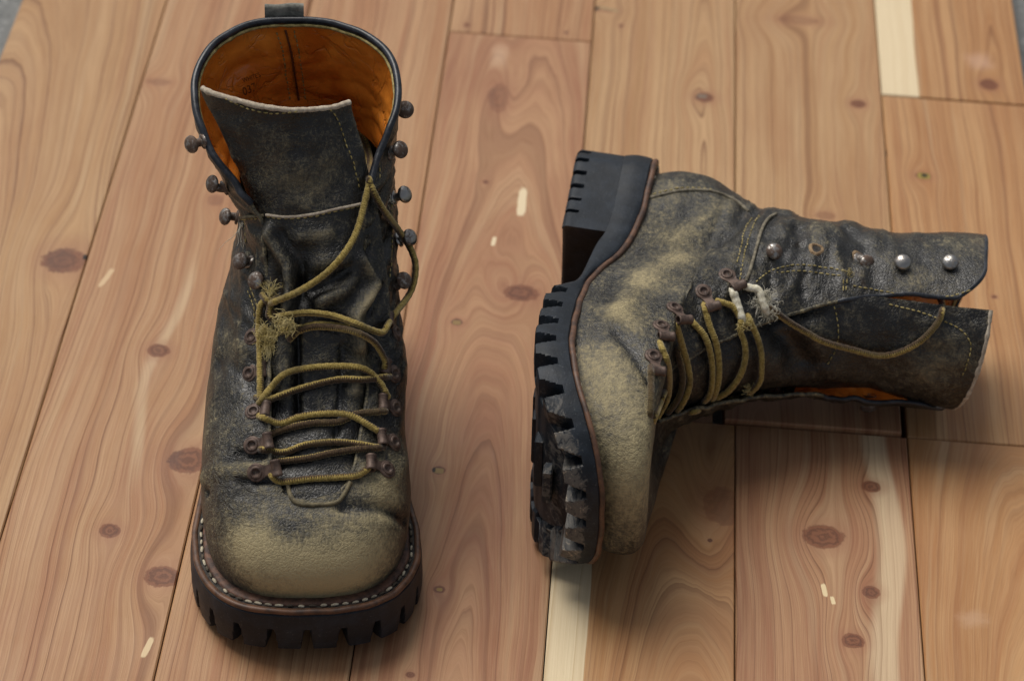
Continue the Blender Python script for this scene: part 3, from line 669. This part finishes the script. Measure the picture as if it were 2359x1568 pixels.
def build_boot(name, label, M, ms, S):
    B = Boot(ms, M); B.stations = np.array(S['stations'], float); gt = np.array(S['gap'], float)
    def gap(t):
        if t < gt[0, 0]: return 0.0, 0.0
        u = np.interp(t, gt[:, 0], np.arange(len(gt))); g = catmull(gt[:, 1:], t=np.array([u]))[0]; return max(0, g[0]), max(0, g[1])
    B.gap = gap
    root = bpy.data.objects.new(name, None); COL.objects.link(root)
    Mm = np.array(M).copy(); Mm[:3, 3] *= MM; root.matrix_world = Matrix(Mm.tolist())
    SPRING[0] = S.get("spring", 0.0); THIN[0] = S.get("thin", 0.0)
    root["label"] = label; root["category"] = "boot"; root["group"] = "pair of worn lace-up boots"
    add_sole(B, root, S['toe_wear'], S.get('lug_w', 1.0))
    # ---- upper
    G = B.make_upper(); nt, npi = G.shape[:2]; top = len(B.stations)-1
    edge = np.minimum(np.arange(npi), np.arange(npi)[::-1])[None, :]
    # rounded flap corners at the top of the opening
    arc = np.linalg.norm(np.diff(G, axis=1), axis=2); al = np.concatenate([np.zeros((nt, 1)), np.cumsum(arc, 1)], 1); al = np.minimum(al, al[:, -1:]-al)
    cr, cd = S['corner']; G[..., 2] -= cd*np.clip(1-al/cr, 0, 1)**2*smooth(top-3.0, top, B.TT)
    G[..., 2] -= S.get('lat_dip', 0)*smooth(-5, 40, -B.ms*(G[..., 0]-B.st(B.TT)[..., 6]))*smooth(top-3, top, B.TT)
    G[..., 2] -= S.get('side_dip', 0)*np.sin(np.abs(B.PH))**2*smooth(top-4, top, B.TT)
    V = G.reshape(-1, 3); N = B.normals(G).reshape(-1, 3); B.bvh0 = B.bvh(G); T = B.TT.reshape(-1); PHI = B.PH.reshape(-1)
    disp = np.zeros(len(V)); wear = .18+.17*smooth(9.5, 6, T)
    soft = fbm(V, .022, 3); disp += soft*1.6*smooth(3.5, 7, T)+soft*.35
    wr = np.array([mnoise.ridged_multi_fractal(Vector((p[0]*.022, p[1]*.026, p[2]*.075)), 1.0, 2.0, 3, 1.0, 2.0) for p in V])
    disp += (wr-1.2)*S.get('wrinkle', 1.2)*smooth(5.5, 9, T)*smooth(top, top-2.5, T)
    wear += .14*np.clip(wr-1.35, -.6, 1)*smooth(5, 8, T)
    for pts, wdt, amp in S['folds']:
        P = B.feat(pts, B.bvh0)
        if len(P) > 1: 
            d = seg_dist(V, P); k = np.exp(-(d/wdt)**2); disp += amp*k
            wear += (.30 if amp > 0 else -.22)*k
    for px, py, rad, amt in S['worn']:
        h = B.hit(px, py, [B.bvh0])
        if h: d = np.linalg.norm(V-B.w2l(h[0]), axis=1); wear += amt*np.exp(-(d/rad)**2)
    flex = np.zeros(len(V))
    for px, py, rad in S.get('flex', []):
        h = B.hit(px, py, [B.bvh0])
        if h: flex = np.maximum(flex, np.exp(-(np.linalg.norm(V-B.w2l(h[0]), axis=1)/rad)**2))
    fade = 1-np.exp(-(np.minimum(T, 99)/.35)); disp *= fade
    V2 = V+N*disp[:, None]; G2 = V2.reshape(G.shape)
    wear += .25*smooth(8, 0, al.reshape(-1))*smooth(gt[0, 0], gt[0, 0]+.5, T)*.5
    m = Mesh(); m.grid(G2); up = m.build("upper", M_UP, root, att={"wear": wear, "flex": flex}, merge=.05)
    B.bv = [B.bvh(G2)]; B.up_tree = B.bv[0]
    # ---- lining, inside the shaft
    i0 = int(nt*(S.get('lining_t', 11.3)/top)); Nn = B.normals(G2); Gi = (G2[i0:]-Nn[i0:]*2.3)[:, 2:-2]
    m = Mesh(); m.grid(Gi, flip=True); tt = B.TT[i0:, 2:-2].reshape(-1); rim = smooth(top-1.2, top, tt)*.55+.10*smooth(0, 1, fbm(Gi.reshape(-1, 3), .04)+.5)
    lin = m.build("lining", M_LIN, root, att={"wear": rim}); B.lin_tree = B.bvh(Gi)
    # ---- edges of the opening and bound top rim
    j0 = int(nt*S['bind_t']/top); jt = int(nt*(gt[0, 0]+.25)/top)
    rimp = np.vstack([G2[j0:, 0], G2[-1, 1:-1], G2[j0:, -1][::-1]]); off = np.vstack([Nn[j0:, 0], Nn[-1, 1:-1], Nn[j0:, -1][::-1]])
    rimp = resample(rimp-off*1.1, 2.0); m = Mesh(); m.tube(rimp, S.get('bind_r', 1.95), 10); m.build("top_binding", M_BIND, root)
    m2 = Mesh(); q = resample(np.vstack([G2[-1, 2:-2]-Nn[-1, 2:-2]*2.9])-np.array([0, 0, 2.0]), 2.0); m2.tube(q, .9*(1+.5*fbm(q, .3)), 6); m2.build("lining_edge", M_YTHREAD, root)
    for sd in (0, -1):
        e = resample(G2[jt:j0+1, sd]-Nn[jt:j0+1, sd]*.9, 2.0); m = Mesh(); m.tube(e, 1.15, 8); m.build("facing_edge", M_UP, root, att={"wear": np.full(m.n, .35)})
    # ---- tongue
    tg = np.array(S['tongue'], float); nv, na = 120, 70; C = catmull(tg, nv); a = np.linspace(-1, 1, na)
    TG = np.zeros((nv, na, 3)); 
    wrapk, sk = S['tongue_wrap'], S.get('tongue_skew', 0)
    vv = np.linspace(0, 1, nv)[:, None]
    TG[..., 0] = C[:, 0:1]+C[:, 3:4]*a; TG[..., 1] = C[:, 1:2]+wrapk*np.abs(a)**2.2*smooth(0, .3, vv)+sk*(C[:, 3:4]*a)*smooth(.2, .7, vv); TG[..., 2] = C[:, 2:3]+S['tongue_top'](a)[None]*smooth(.8, 1, vv)
    TN = np.cross(np.gradient(TG, axis=1), np.gradient(TG, axis=0)); TN /= np.linalg.norm(TN, axis=2)[..., None]
    if TN[..., 1].mean() > 0: TN = -TN
    tb = B.bvh(TG); V = TG.reshape(-1, 3); disp = fbm(V, .03, 3)*2.2*smooth(.25, .5, np.repeat(vv, na, 1)).reshape(-1); tw = np.full(len(V), .12)
    disp += .5*fbm(V, .12, 2)
    for pts, wdt, amp in S['tongue_folds']:
        P = B.feat(pts, tb)
        if len(P) > 1: k = np.exp(-(seg_dist(V, P)/wdt)**2); disp += amp*k; tw += (.22 if amp > 0 else -.2)*k
    for px, py, rad, amt in S['tongue_worn']:
        h = B.hit(px, py, [tb])
        if h: tw += amt*np.exp(-(np.linalg.norm(V-B.w2l(h[0]), axis=1)/rad)**2)
    TG2 = (V+TN.reshape(-1, 3)*disp[:, None]).reshape(TG.shape)
    TB = TG2-TN*2.4
    m = Mesh(); m.grid(TG2); k0 = m.n; m.grid(TB, flip=True)
    for sd in (0, na-1):
        st = np.stack([TG2[:, sd], TB[:, sd]], 1); m.grid(st, flip=(sd == 0))
    twv = np.r_[tw, np.full(m.n-len(tw), .25)]
    tongue = m.build("tongue", M_TONGUE, root, att={"wear": twv})
    m = Mesh(); e = (TG2[-1]+TB[-1])/2; e = resample(e, 1.5); m.tube(e, 1.5*(1+.2*fbm(e, .4)), 8); m.build("tongue_edge", M_EDGE, tongue)
    B.tg_tree = B.bvh(TG2); B.bv.append(B.tg_tree); ALL = list(B.bv)
    # ---- seams
    for nm, pts, r, mat in S['piping']: piping(B, root, nm, pts, r, mat)
    m = Mesh()
    for pts in S['stitch']: stitch_line(B, m, pts)
    if m.n: o = m.build("seam_stitching", M_YTHREAD, root); o["kind"] = "stuff"
    # ---- hardware
    for dsc, lp in S['eyelets']: eyelet(B, root, dsc, lp, [B.up_tree])
    for bs, hd, bright in S['hooks']: hook(B, root, bs, hd, M_HOOKB if bright else M_HOOK, [B.up_tree])
    # ---- laces
    for L in S['laces']:
        kw = L[1] if len(L) > 1 else {}
        add_lace(B, root, L[0], twist=random.choice((-1, 1))*random.uniform(.19, .29), **kw)
    for a in S['tufts']: tuft(B, root, *a[:-1], **a[-1])
    B.G2 = G2; B.Nn = Nn
    return B, root
def stamp(B, root, text, org, right, down, tree):
    """ink stamp: lettering laid onto the lining; org/right/down are picture points for the text box"""
    cu = bpy.data.curves.new("lettering", 'FONT'); cu.body = text; cu.size = 1.0; ob = bpy.data.objects.new("lettering", cu); COL.objects.link(ob)
    bpy.context.view_layer.update(); me0 = ob.evaluated_get(bpy.context.evaluated_depsgraph_get()).to_mesh()
    V = np.array([v.co[:] for v in me0.vertices]); F = [tuple(p.vertices) for p in me0.polygons]
    bpy.data.objects.remove(ob); V[:, 0] /= V[:, 0].max(); V[:, 1] /= max(V[:, 1].max(), 1e-6); out = []
    for x, y, _ in V:
        q = np.array(org)+x*(np.array(right)-org)+(1-y)*(np.array(down)-org); h = B.hit(q[0], q[1], [tree])
        if h is None: return
        out.append(h[0]+h[1]*.15)
    m = Mesh(); m.add(B.w2l(np.array(out)), F); return m.build("ink_stamp", M_INK, root, smoothf=False)
def eyelet_hole(B, root, px, py):
    h = B.hit(px, py, [B.up_tree]); ex, ey, ez = frame_from(h[1], CR); p = h[0]; th = np.arange(22)*2*np.pi/22
    def lz(prof): 
        G = np.array([[p+(ex*np.cos(a)+ey*np.sin(a))*r*(1+.10*np.sin(3*a+1))+ez*z for a in th] for r, z in prof]); return B.w2l(G.reshape(-1, 3)).reshape(G.shape)
    m = Mesh(); m.grid(lz([(4.4, -.3), (3.9, .35), (3.1, .7), (2.5, .5), (2.2, -.3)]), wrap=True); r = m.build("torn_hook_hole", M_RAW, root)
    m = Mesh(); G = lz([(2.6, .12), (1.2, .12)]); m.grid(G, wrap=True); m.cap(G[-1]); m.build("hole_shade_disc", M_CHAN, r)  # dark disc laid on the leather; shade of the opening put into its colour

# ------------------------------------------------------------------ boot standing upright, toe towards the viewer
a1 = math.radians(7.2); T0 = on_floor(705, 1495, 10.0)
M1 = np.array([[math.cos(a1), -math.sin(a1), 0, T0[0]], [math.sin(a1), math.cos(a1), 0, T0[1]], [0, 0, 1, 0], [0, 0, 0, 1.0]])
S1 = dict(
 # Fy Fz By Bz Wl Wr Cx ellipse
 stations=[(11, 36, 269, 46, 52, 52, 0, 0), (8, 46, 272, 54, 53, 53, 0, 0), (10, 56, 273, 61, 53, 53, 0, 0), (17, 66, 273.7, 68, 52, 52, 0, 0), (27, 73, 273.4, 75, 51, 51, 0, 0.05), (38, 77, 273.1, 82, 50, 51, 0, 0.12), (52, 83, 271.8, 90, 49, 52, 1, 0.25), (65, 91, 269.5, 98, 47, 51, 2, 0.4), (80, 99, 267.2, 106, 45, 49, 3, 0.55), (94, 111, 264.9, 116, 42, 46, 4, 0.75), (108, 127, 260.6, 128, 39, 43, 5, 0.9), (122, 145, 258.3, 143, 38.5, 41, 5, 1), (134, 164, 257, 160, 44, 42, 4, 1), (143, 182, 254, 178, 50.5, 46, 1, 1), (150, 200, 251, 198, 54, 50, -2, 1), (153, 214, 249, 215, 54, 51.5, -3, 1)],
 gap=[(5.0, 0, 0), (5.12, 9, 13), (5.35, 13, 20), (6, 18, 24), (8, 21, 28), (9, 23, 30), (10, 25, 31), (11, 25, 27), (12, 27, 26), (13, 34, 32), (14, 42, 40), (15, 48.5, 47)],
 corner=(60, 17), side_dip=4, toe_wear=.25, bind_t=12.4, wrinkle=2.3,
 folds=[([(464, 1065), (546, 1044), (607, 1047)], 1.8, -3.2), ([(458, 1085), (530, 1060), (600, 1058)], 1.5, -2.2), ([(475, 1136), (560, 1109), (625, 1106)], 1.8, -3.0), ([(470, 1100), (540, 1082), (600, 1080)], 5, 2.0),
        ([(792, 1166), (854, 1167), (910, 1182), (936, 1200)], 3.5, -2.8), ([(860, 1110), (930, 1060), (950, 1020)], 8, 2.0), ([(500, 830), (560, 870), (590, 905)], 5, -1.5), ([(520, 770), (560, 810)], 7, 1.6),
        ([(935, 900), (900, 960)], 6, -1.2), ([(560, 650), (600, 730), (605, 800)], 4, -1.5), ([(545, 560), (580, 590), (640, 610)], 4, -1.8), ([(900, 560), (860, 600), (850, 640)], 4, -1.6), ([(915, 400), (905, 430)], 4, -1.6), ([(480, 340), (510, 380)], 5, 1.2)],
 flex=[(500, 1080, 26), (560, 1050, 20), (520, 1150, 20), (920, 1080, 22), (480, 1200, 18), (900, 900, 14)],
 worn=[(700, 1310, 40, .42), (800, 1320, 26, .3), (560, 1290, 20, .2), (900, 1260, 14, .2), (540, 1240, 12, .2), (720, 1370, 18, .12), (820, 1370, 14, .12), (610, 1360, 14, .08), (770, 1260, 8, -.2), (620, 1290, 7, -.15), (700, 1290, 24, .22), (600, 1270, 16, .25), (840, 1270, 18, .3), (720, 1340, 24, .25), (560, 1230, 10, .25), (905, 1130, 12, .5), (880, 1170, 9, .3), (690, 1215, 12, -.45), (655, 1205, 8, -.3), (560, 1190, 12, -.2), (780, 1215, 9, -.15), (640, 1330, 8, -.15), (830, 1240, 6, -.15), (480, 1200, 10, .25), (520, 830, 9, .35), (475, 1000, 12, .25), (940, 800, 10, .25), (955, 980, 12, .3), (470, 260, 12, .3), (500, 340, 12, .3), (910, 220, 10, .25), (545, 1340, 8, -.2), (905, 1340, 8, -.15)],
 tongue=[(5, 31, 68, 10), (6, 42, 75.8, 17), (7, 54, 80.5, 24), (8, 66, 87, 29), (9, 80, 94.5, 31), (9, 94, 106, 33), (9, 108, 121, 34), (8, 122, 139, 33), (6, 135, 158, 32), (1, 147, 177, 32), (-5, 155, 194, 34), (-11, 161, 209, 36), (-13, 163, 218.5, 36.5)],
 tongue_wrap=16, tongue_top=lambda a: -2.75*a*a-4.25*a,
 tongue_folds=[([(682, 960), (682, 860), (682, 740), (690, 650)], 2.0, -6), ([(655, 900), (652, 800), (660, 700)], 5, 3.0), ([(790, 800), (785, 900), (775, 1000)], 2.0, -2.2), ([(837, 600), (868, 650), (837, 697), (813, 730), (820, 800)], 3.6, 7.0), ([(625, 540), (668, 610), (676, 680), (668, 740)], 4.5, 7.0), ([(642, 540), (690, 615), (697, 690)], 3, -5), ([(640, 640), (645, 720)], 3, -4), ([(850, 560), (845, 600), (880, 660), (850, 720)], 2.5, -4),
               ([(700, 580), (720, 640), (715, 720)], 5, -2.5), ([(735, 695), (790, 668), (810, 640)], 4, 4), ([(720, 672), (770, 650), (800, 625)], 3, -4), ([(720, 610), (790, 600)], 4, 3), ([(830, 760), (825, 840), (815, 900)], 4, 3.5), ([(740, 750), (780, 742)], 2, -1.2), ([(600, 500), (700, 497), (850, 475)], 1.6, -1.5), ([(690, 545), (760, 535)], 3, 1.2), ([(815, 880), (820, 960)], 4, 1.5)],
 tongue_worn=[(700, 440, 14, .55), (620, 400, 9, .35), (760, 380, 10, .3), (640, 330, 12, .25), (740, 545, 6, .4), (850, 690, 7, .6), (830, 740, 8, .5), (735, 870, 14, .2), (830, 850, 8, .45), (840, 620, 6, .3)],
 piping=[("tongue_patch_edge", [(662, 1115), (669, 1141), (687, 1159), (734, 1162), (775, 1156), (792, 1138), (807, 1109)], 1.15, M_YEDGE), ("tongue_seam_edge", [(612, 495), (660, 500), (719, 494), (778, 481), (831, 470)], .75, M_EDGE), ("facing_seam_edge", [(553, 502), (580, 499), (607, 497)], .9, M_YEDGE)],
 stitch=[[(508, 223), (560, 247), (607, 260), (660, 261), (707, 253), (748, 247), (775, 270), (792, 317), (816, 382), (828, 435)], [(450, 235), (472, 270), (502, 311), (519, 352), (534, 394), (560, 441)], [(901, 205), (883, 264), (875, 323), (875, 411)],
         [(613, 500), (660, 505), (719, 499), (778, 486), (831, 475)], [(555, 506), (605, 503)], [(569, 667), (584, 708), (587, 746)], [(576, 660), (592, 705), (597, 740)], [(563, 510), (566, 560)], [(902, 470), (903, 560), (898, 640)]],
 eyelets=[((580, 775), (603, 775)), ((575, 859), (606, 852)), ((584, 947), (613, 945)), ((581, 1025), (619, 1016)), ((590, 1088), (638, 1077)), ((913, 767), (892, 738)), ((908, 861), (885, 846)), ((911, 939), (879, 927)), ((908, 1018), (866, 1005)), ((892, 1080), (841, 1063))],
 hooks=[((468, 326), (441, 333), 0), ((512, 432), (489, 424), 0), ((541, 500), (519, 499), 0), ((573, 602), (553, 601), 0), ((603, 650), (589, 646), 0), ((909, 254), (933, 253), 0), ((900, 352), (922, 345), 0), ((911, 455), (932, 448), 1), ((921, 552), (944, 547), 1), ((912, 652), (930, 646), 0)],
 laces=[([(625, 1094), (646, 1109), (713, 1102), (772, 1099), (822, 1094), (845, 1080)],), ([(640, 1063), (707, 1055), (763, 1043), (822, 1034), (872, 1030)],), ([(607, 1036), (654, 1041), (704, 1024), (763, 1018), (816, 1021), (868, 1030)],), ([(622, 1000), (660, 986), (719, 974), (778, 971), (822, 953), (880, 947)],),
        ([(608, 962), (646, 974), (690, 959), (748, 952), (807, 956), (868, 990)], dict(lift=2.2)), ([(602, 918), (625, 918), (690, 895), (778, 874), (837, 874), (885, 868)],), ([(601, 922), (622, 895), (654, 862), (704, 848), (778, 843), (837, 849), (872, 877), (889, 906)], dict(lift=2.6)),
        ([(599, 920), (599, 871), (598, 800), (596, 752), (599, 708), (612, 690), (628, 694)], dict(lift=2.2)), ([(632, 695), (690, 670), (748, 632), (792, 585), (822, 532), (842, 458), (850, 415), (846, 367), (834, 320), (829, 309)], dict(lift=3.2, taut=6)),
        ([(829, 309), (840, 322), (851, 360), (850, 411), (856, 432), (880, 479), (919, 532), (948, 579), (957, 620), (945, 673), (905, 728)], dict(lift=2.6, taut=6)), ([(891, 752), (880, 766), (850, 758), (822, 746), (763, 726), (704, 720), (654, 726)], dict(lift=2.2)), ([(672, 776), (690, 761), (734, 752), (807, 761), (860, 787), (886, 829), (886, 845)], dict(lift=2.5)),
        ([(668, 770), (700, 752), (740, 745), (800, 752)], dict(lift=1.5, r=1.4)), ([(612, 690), (622, 705), (618, 725), (628, 735)], dict(lift=4.5)), ([(630, 690), (618, 700), (630, 718), (640, 728)], dict(lift=4.0, r=1.5))],
 tufts=[("frayed_lace_end", M_FUZZ, 622, 680, 60, 8, .6, dict(dirpx=(.05, -1), lift=3)), ("frayed_lace_end", M_FUZZ, 620, 770, 260, 7, 2.2, dict(lift=3.5)), ("frayed_lace_end", M_FUZZ, 655, 745, 160, 6, 1.8, dict(lift=3)), ("frayed_lace_end", M_FUZZ, 615, 795, 90, 6, 1.4, dict(dirpx=(.2, 1), lift=3)),
        ("loose_thread", M_WFUZZ, 556, 515, 14, 16, .5, dict(dirpx=(.25, 1), lift=1.5)), ("loose_thread", M_WFUZZ, 572, 580, 10, 14, .4, dict(dirpx=(.15, 1), lift=1.5)), ("loose_thread", M_WFUZZ, 897, 455, 16, 7, 1.0, dict(lift=1)), ("loose_thread", M_WFUZZ, 785, 55, 12, 6, .8, dict(lift=1)), ("loose_thread", M_WFUZZ, 515, 1362, 8, 2.5, .4, dict(lift=.5))],
)
B1, boot1 = build_boot("boot", "worn dark leather lace-up boot standing upright with its tan lining showing", M1, 1, S1)

# ------------------------------------------------------------------ boot lying on its outer side, sole to the left
b2 = math.radians(4); g2 = math.radians(-1.5)
ey = np.array([math.sin(b2), math.cos(b2), 0]); ez = np.array([math.cos(b2), -math.sin(b2), 0])*math.cos(g2)+np.array([0, 0, -1.0])*math.sin(g2); ex = np.cross(ey, ez)
M_RAW = flat_mat('torn_tan_leather', (.10, .06, .03), (.32, .22, .12), 400, .85, .6)
M2 = np.eye(4); M2[:3, 0] = ex; M2[:3, 1] = ey; M2[:3, 2] = ez; M2[:3, 3] = (11.5, -206.0, 60.5)
S2 = dict(
 stations=[(11, 36, 268, 46, 52, 52, 0, 0), (7, 45, 271, 54, 53, 53, 0, 0), (6, 53, 272, 61, 54, 54, 0, 0), (8, 60, 272, 68, 53, 53, 0, 0), (16, 65, 271, 75, 52, 52, 0, .03), (34, 66, 268, 82, 50, 50, 0, .08),
           (58, 64.5, 264, 89, 46, 47, 0, .18), (82, 62, 259, 96, 45, 46, 0, .32), (100, 70, 254, 104, 44, 46, 0, .55), (112, 87, 250, 115, 43, 46, 0, .75), (122, 104, 249, 128, 42, 46, 0, .9),
           (131, 121, 249, 142, 41, 47, 3, 1), (139, 143, 250, 160, 40, 48, 4, 1), (144, 166, 251, 181, 39, 50, 6, 1), (147, 196, 252, 206, 39, 51, 7, 1), (149, 227, 253, 230, 39, 51, 8, 1)],
 bind_r=1.4, spring=16.0, lug_w=1.8,
 gap=[(7.3, 10, 8), (7.6, 15, 13), (8, 18, 16), (9, 22, 18), (10, 25, 20), (11, 28, 23), (12, 31, 26), (12.6, 32, 31), (13.2, 33, 29), (14, 34, 30), (14.5, 34, 28), (15, 34, 30)],
 corner=(24, 14), toe_wear=.85, thin=6.5, lat_dip=11, bind_t=12.2, wrinkle=2.0,
 folds=[([(1730, 488), (1700, 520), (1650, 560)], 6, -3.0), ([(1560, 560), (1620, 510), (1670, 480)], 9, 2.0), ([(1440, 700), (1490, 640), (1560, 600)], 10, 2.0), ([(1400, 690), (1420, 640)], 6, -1.2), ([(1500, 880), (1450, 800), (1420, 760)], 4, -2.2), ([(1470, 760), (1420, 720)], 7, 1.6),
        ([(1835, 520), (1850, 560)], 5, -3.5), ([(1950, 525), (1985, 560), (1990, 590)], 5, -3.2), ([(1775, 640), (1778, 680)], 2, -2), ([(1850, 630), (1848, 670)], 2.5, -2), ([(1900, 520), (1890, 560)], 8, 2.5), ([(1820, 560), (1780, 620)], 5, -2), ([(2010, 630), (2020, 670)], 4, -1.5), ([(2120, 620), (2110, 670)], 5, 1.2)],
 flex=[(1530, 560, 30), (1450, 700, 25), (1600, 620, 25)],
 worn=[(1440, 1000, 34, .34), (1450, 1150, 40, .40), (1470, 1080, 25, .2), (1400, 1050, 16, -.2), (1480, 900, 12, -.2), (1380, 830, 20, .4), (1450, 900, 16, .3), (1560, 600, 14, .4), (1480, 650, 14, .4), (1430, 720, 14, .45), (1520, 540, 14, .25), (1540, 440, 9, .4), (1700, 600, 10, .25), (1560, 665, 8, .25), (1690, 540, 10, -.2), (2220, 560, 14, .25)],
 tongue=[(0, 90, 57, 11), (0, 101, 65, 18), (0, 112, 81, 23), (0, 122, 97, 26), (0, 131, 113, 28), (0, 140, 130, 29), (2, 147, 150, 29), (4, 152, 170, 30), (7, 153, 190, 32), (9, 153, 212, 33), (9, 153, 234, 33)],
 tongue_wrap=14, tongue_skew=-.08, tongue_top=lambda a: -2*a*a-5.5*(a+1),
 tongue_folds=[([(1930, 720), (1930, 790), (1905, 840)], 2, -1.5), ([(1790, 750), (1830, 800), (1850, 850)], 9, -8), ([(1810, 710), (1880, 710)], 7, -6), ([(1880, 700), (1880, 780)], 6, 2)],
 tongue_worn=[(2120, 860, 14, .35), (2160, 830, 16, .35), (2210, 780, 10, .2), (1960, 780, 10, .2), (2250, 830, 8, .3)],
 piping=[("counter_edge", [(1489, 458), (1533, 446), (1583, 438), (1642, 441), (1692, 461), (1724, 487)], 1.0, M_EDGEDK), ("strap_edge", [(1788, 492), (1768, 505), (1753, 532), (1742, 570), (1727, 623), (1718, 646)], .9, M_EDGEDK)],
 stitch=[[(1489, 452), (1533, 440), (1583, 432), (1642, 436)], [(1733, 501), (1715, 529), (1706, 570), (1697, 605)], [(1748, 497), (1736, 517), (1721, 558), (1709, 611), (1703, 646)], [(1739, 650), (1775, 624), (1818, 611), (1860, 611), (1907, 617), (1946, 624)], [(1785, 627), (1841, 624), (1890, 629), (1939, 635)], [(1943, 640), (1942, 672)], [(1949, 640), (1948, 672)],
         [(1962, 658), (2038, 672), (2104, 680), (2186, 682), (2236, 668)], [(2045, 700), (2120, 719), (2186, 745), (2222, 768), (2236, 795), (2229, 834), (2216, 867)], [(1920, 703), (1930, 742), (1930, 782), (1916, 824), (1903, 841)]],
 eyelets=[((1674, 633), (1703, 665)), ((1620, 672), (1641, 710)), ((1554, 709), (1578, 744)), ((1523, 750), (1540, 795)), ((1505, 820), (1512, 857))],
 hooks=[((1783, 584), (1783, 579), 0), ((1979, 596), (1997, 606), 0), ((2079, 610), (2079, 604), 1), ((2188, 610), (2188, 604), 1)],
 laces=[([(1720, 661), (1727, 663), (1747, 668), (1756, 694), (1763, 712)], dict(mat=M_CORE, name="bare_lace_core", r=2.0, lift=3)), ([(1768, 706), (1818, 742), (1860, 767), (1897, 787), (1962, 805), (2022, 819), (2071, 811), (2120, 785), (2160, 742), (2170, 709), (2166, 690)], dict(lift=2.5, taut=9)),
        ([(1689, 674), (1699, 705), (1709, 736)], dict(mat=M_CORE, name="bare_lace_core", r=2.2, lift=3)), ([(1707, 738), (1705, 761), (1715, 792), (1716, 826), (1705, 863), (1679, 899), (1651, 916)], dict(lift=2)), ([(1725, 735), (1744, 778), (1753, 815), (1753, 849), (1750, 877), (1733, 899), (1702, 914), (1679, 911)], dict(lift=2.5)),
        ([(1623, 710), (1634, 750), (1648, 787), (1655, 829), (1654, 877), (1640, 919), (1606, 945), (1580, 950)],), ([(1597, 744), (1623, 775), (1637, 820), (1640, 871), (1631, 914), (1595, 942)],), ([(1558, 750), (1572, 798), (1584, 843), (1588, 885), (1572, 928), (1541, 967)],), ([(1558, 806), (1569, 846), (1572, 880), (1561, 919), (1530, 960)],),
        ([(1524, 801), (1537, 835), (1541, 877), (1536, 919), (1513, 962)],), ([(1499, 857), (1499, 905), (1497, 950)],), ([(1525, 915), (1507, 962)],), ([(1657, 695), (1679, 702), (1691, 711), (1710, 745)],)],
 tufts=[("frayed_lace_end", M_WFUZZ, 1757, 690, 220, 6, 2.6, dict(lift=2, r=.10)), ("frayed_lace_end", M_WFUZZ, 1768, 712, 130, 6, 2.0, dict(lift=2, r=.10)), ("frayed_lace_end", M_FUZZ, 1722, 742, 60, 3.5, 1.2, dict(lift=3)), ("frayed_lace_end", M_FUZZ, 1706, 755, 50, 3, 1.0, dict(lift=3)), ("frayed_lace_end", M_FUZZ, 1725, 890, 50, 3, 1.5, dict(lift=2)), ("loose_thread", M_YTHREAD, 1955, 628, 16, 5, .8, dict(lift=.6))],
)
B2, boot2 = build_boot("boot", "worn dark leather lace-up boot lying on its side with its lugged sole facing sideways", M2, -1, S2)

eyelet_hole(B2, boot2, 1880, 574); eyelet_hole(B2, boot2, 1978, 594)
for px, py in ((1813, 898), (1923, 917), (1999, 938)):      # hooks of the outer side, under the shaft
    top_ = on_floor(px, py, 9.0); hook(B2, boot2, None, None, M_HOOK, None, world=(top_+np.array([0, 4.0, 7.0]), top_))
# ------------------------------------------------------------------ stamp and pull loop of the standing boot
stamp(B1, boot1, "WHITE'S", (556, 181), (597, 167), (560, 191), B1.lin_tree)
stamp(B1, boot1, "037", (556, 204), (586, 190), (561, 221), B1.lin_tree)
mid = B1.G2.shape[1]//2; pb = B1.G2[-1, mid]; m = Mesh(); path = np.array([(1.2, -16), (2.4, -7), (4.4, -1), (5.4, 2.6), (4.6, 5.4), (2.8, 5.6), (1.9, 3), (1.5, -2), (1.0, -10)]); path = catmull(path, 40)
G = []
for (dy, dz), tn in zip(path, np.gradient(path, axis=0)):
    nn = np.array([-tn[1], tn[0]])/np.linalg.norm(tn)*.7
    ring_ = []
    for xx in np.linspace(-10, 10, 9): ring_.append((pb[0]-5+xx, pb[1]+dy+nn[0]+.5*math.sin(xx*.4), pb[2]+dz+nn[1]+.04*xx))
    for xx in np.linspace(10, -10, 9): ring_.append((pb[0]-5+xx, pb[1]+dy-nn[0]+.5*math.sin(xx*.4), pb[2]+dz-nn[1]+.04*xx))
    G.append(ring_)
m.grid(np.array(G), wrap=True); m.build("pull_loop", M_STRAP, boot1).data.set_sharp_from_angle(angle=math.radians(50))
m = Mesh()
for pts in ([(637, 73), (652, 123), (660, 182), (668, 232)], [(678, 70), (690, 132), (698, 188), (704, 229)]): stitch_line(B1, m, pts, tree=[B1.lin_tree], pitch=2.8)
piping(B1, boot1, "back_seam", [(657, 70), (670, 120), (680, 180), (688, 232)], .55, M_INK, tree=[B1.lin_tree])
o = m.build("lining_stitching", M_YTHREAD, boot1); o["kind"] = "stuff"
